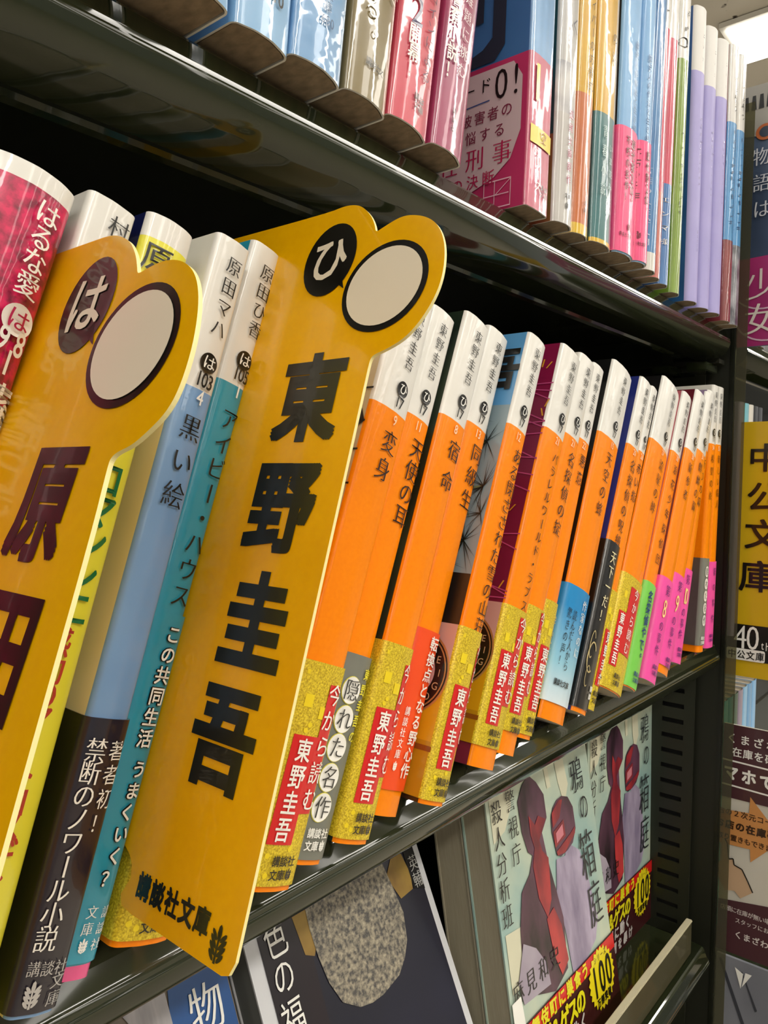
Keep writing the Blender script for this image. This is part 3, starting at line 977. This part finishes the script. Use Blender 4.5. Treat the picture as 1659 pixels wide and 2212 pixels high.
# big brush strokes of the title above
bs = [[(-.200, .405), (-.110, .405), (-.080, .44), (-.080, .9), (-.120, .9), (-.120, .47), (-.150, .445), (-.200, .43)],
      [(-.175, .52), (-.150, .52), (-.150, .8), (-.175, .8)],
      [(-.34, .47), (-.30, .42), (-.25, .50), (-.21, .62), (-.24, .66), (-.28, .56)], [(-.34, .62), (-.26, .58), (-.2, .70), (-.25, .74), (-.3, .69)]]
flats('title_brush_strokes', b.root, bs, mp, ink('26303e'), .003)
letter('title_lettering', b.root, [('1', -.088, .325, .10, .10, 'b', False)], b.sp, ink('dcd84a'))
flat('yellow_label', b.root, rect(-.115, .166, -.006, .212), b.sp, ink('dcc93a'), .003)
letter('title_lettering', b.root, [('空', -.05, .19, .034, .034, 'm', False)], b.sp, ink('a04a2c'), .005)
letter('title_lettering', b.root, vt('シリーズ', (-.07, .148), (-.066, .06), .030, .95, 'g'), b.sp, INKW)
letter('publisher_lettering', b.root, ht('講談', (-.045, .062), (-.025, .062), .015, .9, 'b') + ht('文庫', (-.045, .044), (-.025, .044), .015, .9, 'b'), b.sp, INKB)

b = ub('grey and white mottled book right of the blue and pink one', 2.043, 1.014, 1.6, .108, [(.30, film('c9c8c4', 'b4b0ae', nscale=30)), (.44, film('7c7f90', 'd4d2cf', nscale=45, amt=.3)), (9, film('c2c2c0', 'aaa9ab', nscale=30))],
       left=[(.24, film('6a7432', '8a1a2a', nscale=30)), (9, film('1f4c50', '163438', nscale=20))])
letter('title_lettering', b.root, vt('井く', (-.020, .66), (-.024, .545), .05, .9, 'm'), b.sp, ink('5a5a62'))
letter('title_lettering', b.root, vt('道尾文庫原作', (-.030, .30), (-.034, .12), .028, .9, 'g'), b.sp, ink('b04a70'))
letter('publisher_lettering', b.root, ht('文庫', (-.045, .075), (-.028, .075), .015, .9, 'b'), b.sp, INKB)
flats('leaf_emblem', b.root, leafshape(-.036, .05, .02), b.sp, INKB)
YF = film('d6a820', 'cc9c18', nscale=60)
b = ub('yellow over orange book, first of two with yellow tops', 2.158, 1.019, 2.4, .100, [(.03, film('dcb428')), (.405, film('c87038', 'b86030', nscale=60)), (9, YF)])
letter('title_lettering', b.root, vt('ハイパーの方程式', (-.026, .70), (-.026, .43), .032, .9, 'm'), b.sp, ink('3a2c10'))
letter('publisher_lettering', b.root, vt('文庫', (-.03, .09), (-.03, .07), .015, .9, 'b'), b.sp, ink('5a2c10'))
b = ub('yellow over teal book beside the bright pink bands', 2.300, 1.008, 1.8, .135, [(.012, film('dcb428')), (.385, film('2d7478', '265f66', nscale=60)), (9, YF)],
       left=[(.385, film('1f4a52')), (.44, film('4a5a2c')), (.60, film('7c7a3a', '384020', nscale=30)), (9, film('8a6a4a', '4a5a5c', nscale=20))])
letter('title_lettering', b.root, vt('の海', (-.030, .62), (-.03, .56), .036, .9, 'm'), b.sp, ink('3a2c10'))
letter('title_lettering', b.root, vt('青春小説', (-.070, .33), (-.075, .16), .040, .9, 'm'), b.sp, ink('c4dcdc'))
letter('title_lettering', b.root, vt('いま読みたい', (-.03, .29), (-.03, .10), .026, .9, 'm'), b.sp, ink('a8ccd0'))
HP = film('f0508a', 'e8487f', rough=.35, coat=.4, bump=.15)
PB = film('7eb0de', '74a6d6', nscale=60, rough=.4, coat=.3, bump=.15)
for lab, x, y, t_ in (('pale blue book with a bright pink band, left of its twin', 2.445, .998, .135), ('pale blue book with a bright pink band, right of its twin', 2.539, .991, .09)):
    b = ub(lab, x, y, 2.0, t_, [(9, PB)], left=[(9, BLACK)])
    letter('title_lettering', b.root, vt('歴史人の作法と生き様', (-.028, .66), (-.028, .40), .026, .9, 'g'), b.sp, ink('2c5a8c'))
    o = b.band(.004, .392, HP, label='bright pink paper band')
    letter('band_lettering', o, vt('不朽の名作！', (-.074 if t_ > .1 else -.062, .350), (-.074 if t_ > .1 else -.062, .175), .030, .9, 'b'), b.sp, ink('5c1020'), .007)
    letter('band_lettering', o, vt('歴代第2位。', (-.036 if t_ > .1 else -.022, .345), (-.036 if t_ > .1 else -.022, .17), .032, .9, 'b'), b.sp, ink('5c1020'), .007)
    flats('leaf_emblem', o, leafshape(-.05, .085, .024), b.sp, ink('7c1838'), .007)
    letter('publisher_lettering', o, ht('講談社文庫', (-t_ * .75, .058), (-t_ * .25, .058), .013, .9, 'b'), b.sp, ink('7c1838'), .007)
b = ub('deep blue book between the pink bands and the red spines', 2.643, .997, 2.7, .085, [(.06, film('cfcfc8')), (9, film('3f84bc', '2c6aa4', nscale=40))], left=[(9, film('1f5c90'))])
letter('title_lettering', b.root, vt('言葉の人生学入門', (-.05, .33), (-.05, .09), .026, .9, 'm'), b.sp, ink('c8dcec'))
RD = film('cc3a5c', 'c03454', nscale=60)
b = ub('red book with white top, left of the two red spines', 2.735, 1.016, 2.4, .075, [(.30, film('a8403a', 'c4604c', nscale=60)), (.868, RD), (9, film('d8d6d2'))])
smudge(b, -.03, 1.0, .93, .03, INKB)
b = ub('red book with white top and a blue foot', 2.845, 1.026, 2.3, .078, [(.36, film('3a78b8', '2c64a4', nscale=60)), (.88, RD), (9, film('dcdad6'))])
letter('title_lettering', b.root, vt('エンマ様', (-.03, .30), (-.03, .15), .024, .9, 'm'), b.sp, INKW)
b = ub('leaf green book with white top', 3.000, 1.036, 1.8, .085, [(.872, film('7e9c22', '6e8c18', nscale=60)), (9, film('dddbd7'))])
smudge(b, -.022, 1.10, .98, .03, INKB)
flat('letter_disc', b.root, ell(-.03, .93, .015, .018), b.sp, INKB)
smudge(b, -.02, .60, .30, .024, ink('2c3a10'))
LI = jac('a9a2d8', 'a09ad0', rough=.5, coat=.05)
WT = jac('dddbd8', rough=.5, coat=.05)
for lab, x, y, lf in (('lilac book with white top, leftmost of the three lilac books', 3.185, 1.030, jac('1f4c84', '2c60a0')), ('lilac book with white top, middle of the three lilac books', 3.333, 1.030, None), ('lilac book with white top, rightmost of the three lilac books', 3.453, 1.020, None)):
    b = ub(lab, x, y, .3, .108, [(.885, LI), (9, WT)], left=[(9, lf)] if lf else None, h=1.12 if lf is None else 1.13, bulge=.02)
    smudge(b, -.016, 1.02, .93, .022, ink('6a6a70'))
    smudge(b, -.014, .70, .45, .022, ink('7a72a4'))
    letter('publisher_lettering', b.root, vt('講談社文庫', (-.016, .27), (-.016, .20), .015, .9, 'm'), b.sp, ink('7a72a4'))
for lab, x, y, c1 in (('blue book with white top and a dark red foot', 3.579, 1.010, film('742428', '882c30')), ('blue book with white top and a silvery black foot, last of the upper row', 3.680, 1.006, film('2c2e3c', '9a9ca4', nscale=90, amt=.3))):
    b = ub(lab, x, y, .3, .098, [(.345, c1), (.842, film('4a94cc', '3f88c0', nscale=60)), (9, film('d4d2ce'))], z0=ZU - .012)
    smudge(b, -.020, 1.02, .90, .026, INKB)
    smudge(b, -.022, .80, .42, .028, ink('1c4470'))

# ================================================================ lowest shelf: face-out books
def cover_book(label, x, y, w, th, back, yaw=0, cover=None, side=PAPER, z0=ZL, h=1.165, group=None, edge=None):
    """book facing the aisle: cover in local x 0..w, thickness behind; fore edge at the left"""
    root = thing('face_out_book', label, 'book', (x, y, z0), 0, back, yaw, group)
    box('cover', root, (0, 0, 0), (w, .006, h), cover)
    box('spine', root, (w - .006, .006, 0), (w, th, h), edge or cover)
    box('back_cover', root, (0, th, 0), (w, th + .006, h), edge or cover)
    box('page_block', root, (.006, .0062, .004), (w - .0065, th - .0002, h - .006), side)
    return root


GREYP = mat('fore_edge_grey', 'a8a08a', rough=.9, col2='958c76', nscale=500, amt=.6, stretch=(1, 6, .2))
fm = lambda a, b, off: (a, -off, b)
PALE = mat('pale_teal_cover', '8fb0ac', rough=.3, coat=.3, col2='c9cfb6', nscale=18, amt=.3, detail=5)
DARKP = mat('dark_plum_ink', '1a1017', rough=.3, coat=.3, col2='6a4158', nscale=42, amt=.35, stretch=(1.4, 1, .6), detail=5)
REDP = mat('cover_red_ink', 'c03a3c', rough=.3, coat=.3, col2='641c2c', nscale=42, amt=.35, stretch=(1.4, 1, .6), detail=5)
LAV = mat('lavender_ink', 'c0b4cc', rough=.3, coat=.3, col2='5c5070', nscale=42, amt=.4, stretch=(1.6, 1, .5), detail=5)


def box_garden(label, x, y, w, th, back, yaw, sx):
    r = cover_book(label, x, y, w, th, back, yaw, PALE, GREYP, group='pale covers with a red band on the lowest shelf')
    q = lambda L: [(a * sx, b) for a, b in L]
    flats('cover_art', r, [q([(.41, 1.16), (.44, 1.16), (.46, 1.0), (.43, 1.0)]), q([(.50, 1.16), (.57, 1.16), (.60, .97), (.55, .90), (.52, 1.0)]), q([(.02, 1.16), (.17, 1.16), (.16, 1.02), (.10, .95), (.02, .93)]),
                           q([(.18, .60), (.02, .62), (.02, .42), (.12, .42)])], fm, mat('pale_cream_ink', 'cfcdb4', rough=.4), .002)
    flat('cover_art', r, q([(.62, .70), (.66, .60), (.70, .40), (.66, .33), (.45, .25), (.43, .45), (.40, .62), (.43, .73), (.50, .72), (.53, .76)]), fm, LAV, .003)
    flat('cover_art', r, q([(.30, 1.09), (.35, 1.05), (.395, .99), (.396, .902), (.347, .861), (.365, .751), (.401, .611), (.424, .515), (.409, .333), (.30, .30), (.09, .38), (.116, .60), (.156, .714), (.223, .753), (.261, .806), (.232, .828), (.207, .908), (.203, 1.021), (.249, 1.068)]), fm, DARKP, .004)
    flat('cover_art', r, q([(.264, .951), (.30, .905), (.33, .93), (.383, .901), (.318, .842), (.33, .80), (.368, .761), (.351, .614), (.31, .56), (.264, .649), (.251, .771), (.278, .828), (.262, .88)]), fm, REDP, .0055)
    flat('cover_art', r, q([(.30, .56), (.36, .58), (.40, .50), (.42, .36), (.36, .33), (.32, .42)]), fm, REDP, .0055)
    flat('cover_art', r, q([(.12, .55), (.20, .50), (.26, .42), (.27, .34), (.08, .36), (.06, .44)]), fm, mat('grey_plum_ink', '8d7f92', rough=.3, col2='b0a8b4', nscale=30), .0055)
    wn = q([(.53, .943), (.58, .925), (.612, .875), (.613, .789), (.575, .745), (.528, .733), (.47, .728), (.438, .742), (.421, .836), (.428, .89), (.451, .92), (.49, .94)])
    flat('cover_art', r, wn, fm, DARKP, .004)
    flats('cover_art', r, [q([(.435, .905), (.50, .935), (.53, .93), (.49, .87), (.43, .85)]), q([(.430, .835), (.52, .855), (.52, .79), (.430, .775)]), q([(.436, .757), (.44, .742), (.50, .733), (.60, .775), (.605, .80), (.56, .785)])], fm, REDP, .0055)
    flat('cover_art', r, q([(.445, .825), (.505, .842), (.505, .80), (.445, .787)]), fm, mat('pink_ink', 'c87a86', rough=.3), .0065)
    letter('title_lettering', r, vt('警視庁', (.150 * sx, 1.040), (.150 * sx, .852), .082, .82 * sx, 'm') + vt('殺人分析班', (.054 * sx, 1.030), (.042 * sx, .676), .085, .82 * sx, 'm'), fm, INKB, .007)
    letter('title_lettering', r, [('鴉', .672 * sx, .985, .115 * sx, .150, 'm', False), ('の', .700 * sx, .848, .085 * sx, .12, 'l', False), ('箱', .680 * sx, .66, .135 * sx, .21, 'm', False), ('庭', .690 * sx, .46, .125 * sx, .19, 'm', False)], fm, ink('22262a'), .007)
    letter('author_lettering', r, ht('麻見和史', (.050 * sx, .414), (.320 * sx, .414), .085, .85 * sx, 'm'), fm, INKB, .007)
    flat('price_patch', r, q([(.0, .40), (.06, .40), (.07, .30), (.0, .28)]), fm, INKW, .0075)
    o = box('paper_band', r, (-.002, -.0075, .0), (w + .002, -.004, .298), mat('band_dark_red', '3a1014', rough=.35, coat=.3))
    fb = lambda a, b, off: (a, -.0075 - off, b)
    flat('red_stripe', o, [(.0, .240), (w, .240), (w, .297), (.0, .297)], fb, RED, .002)
    letter('band_lettering', o, ht('歌舞伎町に巣食う', (.06 * sx, .266), (.52 * sx, .270), .062, .9 * sx, 'h') + ht('クズ＆ゲスの', (.12 * sx, .185), (.46 * sx, .185), .092, .85 * sx, 'h'), fb, ink('e4da1e'), .004)
    star = []
    for i in range(48):
        rr = .118 if i % 2 else .104
        an = 2 * math.pi * i / 48
        star.append(((.652 + rr * math.cos(an)) * sx, .185 + rr * math.sin(an)))
    flat('yellow_burst', o, star, fb, ink('e8d51c'), .004)
    letter('band_lettering', o, ht('100', (.590 * sx, .190), (.715 * sx, .190), .125, .62 * sx, 'b') + ht('シリーズ', (.61 * sx, .268), (.70 * sx, .268), .03, .8 * sx, 'g') + ht('万部突破', (.60 * sx, .108), (.70 * sx, .108), .035, .8 * sx, 'h'), fb, INKB, .006)
    letter('band_lettering', o, ht('殺し屋に動く', (.12 * sx, .110), (.46 * sx, .110), .062, .9 * sx, 'h') + ht('警察の闇を暴け', (.10 * sx, .045), (.50 * sx, .045), .056, .9 * sx, 'h'), fb, ink('cfc8c4'), .004)
    return r


box_garden('pale teal cover with dark figure and red band, left of its twin', 2.25, 1.20, .80, .105, 10, 0, 1.0)
cover_book('plain grey-edged book stacked behind the left pale teal cover', 2.25, 1.318, .66, .12, 10, 0, mat('plain_cover', '9a927f', rough=.5), GREYP)
box_garden('pale teal cover with dark figure and red band, right twin at the side panel', 3.06, 1.36, .73, .10, 1, -1, .90)

# the dark cover with a stone-like oval
INKN = mat('midnight_cover', '26263a', rough=.3, coat=.3, col2='17171c', nscale=12, amt=.5)
r = cover_book('white-framed dark book with a speckled grey oval, on the lowest shelf', 1.36, 1.20, .795, .10, 25, 0, mat('frame_white', 'd3d4d8', rough=.35, coat=.2), mat('fore_edge_dark', '6d6f6c', rough=.8))
flat('cover_art', r, [(.047, .0), (.765, .0), (.765, 1.12), (.047, 1.12)], fm, INKN, .002)
flat('cover_art', r, [(.047, .0), (.20, .0), (.22, .9), (.16, 1.12), (.047, 1.12)], fm, mat('soot_cover', '17151a', rough=.3, coat=.3, col2='2b2024', nscale=12), .003)
STONE = mat('speckled_stone_print', '4c4a48', rough=.5, col2='b5aa92', nscale=700, amt=.5, detail=8, sharp=(.36, .74), bump=.2, bscale=300)
OCH = mat('ochre_print', 'a98a3c', rough=.5, col2='6a4a20', nscale=60, amt=.5)
flat('cover_art', r, [(.660, .99), (.70, .97), (.716, .90), (.706, .851), (.638, .845), (.60, .93)], fm, OCH, .004)
flat('cover_art', r, [(.18, .98), (.266, .97), (.250, .88), (.225, .845), (.193, .862)], fm, OCH, .004)
flat('cover_art', r, [(.236, .98), (.232, .92), (.236, .84), (.249, .76), (.279, .69), (.339, .648), (.39, .636), (.442, .635), (.529, .652), (.575, .685), (.608, .726), (.628, .805), (.616, .886), (.60, .97), (.55, 1.05), (.42, 1.09), (.30, 1.05)], fm, STONE, .005)
letter('title_lettering', r, [('色', .104, .945, .085, .11, 'l', False), ('の', .100, .845, .080, .10, 'l', False), ('福', .096, .735, .085, .11, 'l', False), ('音', .096, .62, .085, .11, 'l', False)], fm, INKW, .006)
flat('cover_art', r, [(.712, 1.12), (.765, 1.12), (.765, .83), (.712, .85)], fm, ink('17171a'), .0045)
letter('author_lettering', r, vt('英輔', (.742, .925), (.740, .870), .055, .85, 'm'), fm, ink('b8b8b4'), .007)

BLC = mat('blue_brush_cover', '2e5f9e', rough=.3, coat=.3, col2='1d4680', nscale=18, amt=.5, stretch=(1, 1, .4))
r = cover_book('book with a blue brushed panel and sketched wing, left end of the lowest shelf', .50, 1.20, .79, .09, 25, 0, mat('sketch_cover', '4a4238', rough=.4, coat=.2, col2='8a7c6c', nscale=40, amt=.4), mat('fore_edge_dark', '6d6f6c'))
flat('cover_art', r, [(.60, .70), (.785, .70), (.785, 1.12), (.635, 1.12), (.60, .9)], fm, BLC, .003)
flat('cover_art', r, [(.46, 1.02), (.60, 1.04), (.605, .90), (.585, .76), (.55, .85)], fm, mat('wing_print', 'c7c3c4', rough=.4, col2='8f8c92', nscale=60, stretch=(4, 1, .5)), .004)
letter('title_lettering', r, [('物', .705, .885, .105, .13, 'm', False), ('語', .70, .75, .105, .13, 'm', False)], fm, INKW, .006)

# ================================================================ beyond the side panel
def card(name, label, cat, x, a0, a1, z0, z1, m_, th=.02):
    """card standing across the shelf; a = towards the viewer; drawn for distance x, set at 3.93"""
    f = 3.93 / x
    r = thing(name, label, cat, (3.93, 0, z0 * f))
    box('card_board', r, (0, -a1 * f, 0), (th, -a0 * f, (z1 - z0) * f), m_)
    return r, (lambda a, b, off: (-off, -a * f, (b - z0) * f))
    r = thing(name, label, cat, (x, 0, z0))
    box('card_board', r, (0, -a1, 0), (th, -a0, z1 - z0), m_)
    return r, (lambda a, b, off: (-off, -a, b - z0))


r, mp = card('shelf_divider', 'yellow divider card at the right edge with a black anniversary label', 'divider', 4.2, -1.26, -.70, -.99, .318, mat('plate_yellow_far', 'cda914', rough=.35, coat=.2))
letter('name_lettering', r, [('中', -.985, .133, .17, .15, 'b', False), ('公', -.985, -.065, .17, .16, 'b', False), ('文', -.985, -.255, .18, .16, 'b', False), ('庫', -1.0, -.47, .19, .17, 'b', False)], mp, INKB, .004)
flat('black_label', r, [(-1.16, -.720), (-.72, -.720), (-.72, -.905), (-1.16, -.905)], mp, INKB, .004)
flat('white_label', r, rrect(-1.14, -.905, -.955, -.845, .01), mp, INKW, .006)
letter('label_lettering', r, ht('40', (-1.075, -.785), (-1.015, -.785), .13, .75, 'm') + ht('th', (-.968, -.820), (-.945, -.820), .045, .6, 'g'), mp, INKW, .006)
letter('label_lettering', r, ht('中公文庫', (-1.112, -.876), (-.978, -.876), .046, .9, 'b'), mp, INKB, .008)

# store notice
BRN = mat('notice_maroon', '4a2a30', rough=.35, coat=.3)
NW = mat('notice_paper', 'c9c4b8', rough=.4, coat=.3)
r, mp = card('store_notice', 'maroon and white shop notice with an orange arrow and pointing hand', 'notice', 4.0, -1.12, -.70, -2.34, -1.19, NW, .012)
for L in ([(-1.12, -1.19), (-.70, -1.19), (-.70, -1.555), (-1.12, -1.560)], [(-1.12, -2.09), (-.70, -2.02), (-.70, -2.34), (-1.12, -2.34)]):
    flat('maroon_field', r, L, mp, BRN, .003)
flats('white_rule', r, [[(-1.12, -1.366), (-.70, -1.375), (-.70, -1.383), (-1.12, -1.374)], [(-1.12, -1.489), (-.70, -1.502), (-.70, -1.510), (-1.12, -1.497)]], mp, INKW, .004)
letter('notice_lettering', r, ht('くまざわ', (-1.045, -1.258), (-.865, -1.258), .052, .95, 'b') + ht('在庫を確', (-1.02, -1.324), (-.87, -1.326), .050, .95, 'b') + ht('マホで', (-1.045, -1.432), (-.88, -1.440), .078, .9, 'h'), mp, INKW, .005)
flat('orange_arrow', r, [(-1.11, -1.628), (-.955, -1.612), (-.952, -1.53), (-.80, -1.70), (-.941, -1.853), (-.945, -1.79), (-1.11, -1.80)], mp, mat('notice_orange', 'c88a4e', rough=.4), .004)
letter('notice_lettering', r, ht('右の２次元コード', (-1.085, -1.630), (-.83, -1.630), .036, .95, 'b') + ht('お店の在庫確認', (-1.09, -1.693), (-.80, -1.693), .046, .95, 'h') + ht('取り置きもできます', (-1.085, -1.757), (-.83, -1.757), .034, .95, 'b'), mp, ink('3a2418'), .006)
flat('drawn_hand', r, [(-1.075, -1.775), (-1.062, -1.770), (-1.050, -1.79), (-1.040, -1.868), (-1.02, -1.86), (-1.015, -1.89), (-.978, -1.90), (-.950, -1.95), (-.925, -2.00), (-.981, -2.048), (-1.01, -2.02), (-1.054, -2.031), (-1.085, -1.98), (-1.095, -1.91), (-1.075, -1.885)], mp, mat('hand_ink', 'c0a080', rough=.4), .005)
line = [(-1.062, -1.770), (-1.050, -1.79), (-1.040, -1.868), (-1.02, -1.86), (-1.015, -1.89), (-.978, -1.90), (-.950, -1.95), (-.925, -2.00)]
segs = []
for (a, b), (c, d) in zip(line, line[1:]):
    L = math.hypot(c - a, d - b); nx, ny = -(d - b) / L * .003, (c - a) / L * .003
    segs.append([(a + nx, b + ny), (c + nx, d + ny), (c - nx, d - ny), (a - nx, b - ny)])
flats('hand_outline', r, segs, mp, INKB, .0065)
letter('notice_lettering', r, ht('店頭に在庫が無い場合', (-1.06, -2.118), (-.83, -2.118), .030, .9, 'g') + ht('スタッフにお', (-.99, -2.165), (-.86, -2.165), .028, .9, 'g') + ht('くまざわ', (-.985, -2.236), (-.865, -2.236), .040, .95, 'b'), mp, ink('d8d0cc'), .005)

# purple face card above
PUR = mat('purple_print', '7a1e5c', rough=.3, coat=.3, col2='a8326e', nscale=12, amt=.5)
r, mp = card('promotion_card', 'purple and slate blue picture card with white lettering, upper right edge', 'card', 4.2, -1.18, -.70, .70, 2.0, mat('slate_print', '6f84a4', rough=.3, coat=.3, col2='2c3850', nscale=9, amt=.4), .02)
flat('purple_field', r, [(-1.18, .70), (-.70, .70), (-.70, 1.16), (-1.18, 1.14)], mp, PUR, .003)
letter('card_lettering', r, [('少', -1.035, 1.005, .15, .17, 'm', False), ('女', -1.035, .830, .16, .17, 'm', False)], mp, ink('d8cfc8'), .006)
letter('card_lettering', r, vt('物語は', (-1.055, 1.64), (-1.045, 1.38), .095, .9, 'm'), mp, ink('c9ccd4'), .006)
flat('slate_field', r, [(-1.18, 1.76), (-.70, 1.70), (-.70, 2.0), (-1.18, 2.0)], mp, mat('grey_print', 'b4b2ac', rough=.4, col2='8e8c88', nscale=12), .003)
flats('dark_stripe', r, [[(-1.14 + .035 * i, 1.95), (-1.125 + .035 * i, 1.95), (-1.12 + .035 * i, 1.88), (-1.145 + .035 * i, 1.88)] for i in range(9)], mp, ink('20242a'), .005)
flats('print_curl', r, [ell(-1.04, 1.76, .045, .04), ], mp, ink('b4643c'), .005)
flats('print_curl', r, [ell(-1.04, 1.76, .028, .026), ], mp, ink('3a4456'), .006)
cur = ell(-1.02, 1.02, .16, .14, 40)
cur2 = ell(-1.02, 1.02, .152, .132, 40)
flats('print_curl', r, [[cur[i], cur[i + 1], cur2[i + 1], cur2[i]] for i in range(18, 34)], mp, ink('c9a8bc'), .005)
flats('print_curl', r, [[cur[i], cur[i + 1], cur2[i + 1], cur2[i]] for i in range(22, 38)], lambda a, b, off: mp(a + .02, b - .16, off), ink('c9a8bc'), .005)

r, mp = card('art_card', 'grey card printed with folded cloth below the shop notice', 'card', 4.06, -1.10, -.70, -3.4, -2.40, mat('cloth_print', '9a9ca4', rough=.4, col2='6c6e78', nscale=14, amt=.6, stretch=(1, 1, .5)), .015)
flats('print_fold', r, [[(-1.09, -2.42), (-1.075, -2.42), (-.93, -2.78), (-.95, -2.78)], [(-.98, -2.45), (-.975, -2.45), (-.90, -2.62), (-.91, -2.63)]], mp, ink('3c3e46'), .003)
flats('white_mark', r, [[(-1.01, -2.44), (-.97, -2.46), (-.98, -2.54)], [(-.96, -2.45), (-.93, -2.45), (-.975, -2.53)]], mp, INKW, .004)
flat('peach_field', r, [(-.94, -2.86), (-.70, -2.52), (-.70, -3.0), (-.96, -3.0)], mp, mat('peach_print', 'c99a80', rough=.4), .004)

# books of the next bay
NB = 'paperbacks in the next bay'
cs = [('a9a2d8', 'lilac'), ('6fb4c4', 'pale teal'), ('dcd8d0', 'white'), ('2a2c30', 'black'), ('34363c', 'charcoal')]
for i, (c, nm) in enumerate(cs):
    Book(f'{nm} paperback beyond the side panel, top just above the yellow divider card', 3.985 + i * .085, 1.04, 0, .08, zones=[(9, jac(c))], h=1.13, group=NB)
cs = [('27a0b0', 'teal'), ('1f93a6', 'deep teal'), ('14412c', 'dark green'), ('8a7c90', 'mauve grey'), ('86b4d8', 'light blue'), ('6a9cc8', 'mid blue'), ('7fb0dc', 'sky blue')]
for i, (c, nm) in enumerate(cs):
    b = Book(f'{nm} paperback on the next bay\'s lowest shelf, above the shop notice', 4.0 + i * .088, 1.07, 0, .082, z0=ZL, h=1.12, zones=[(9, jac(c, rough=.5))], group=NB)
cs = [('b9b4ac', 'grey'), ('6c2440', 'plum'), ('c8c4bc', 'off-white'), ('40506c', 'slate')]
for i, (c, nm) in enumerate(cs):
    Book(f'{nm} paperback on the next bay\'s upper shelf behind the picture card', 4.05 + i * .12, 1.06, 0, .11, z0=ZU, h=1.12, zones=[(9, jac(c))], group=NB)

flush_letters()
for o in S.objects:
    if '_R' in o:
        del o['_R']
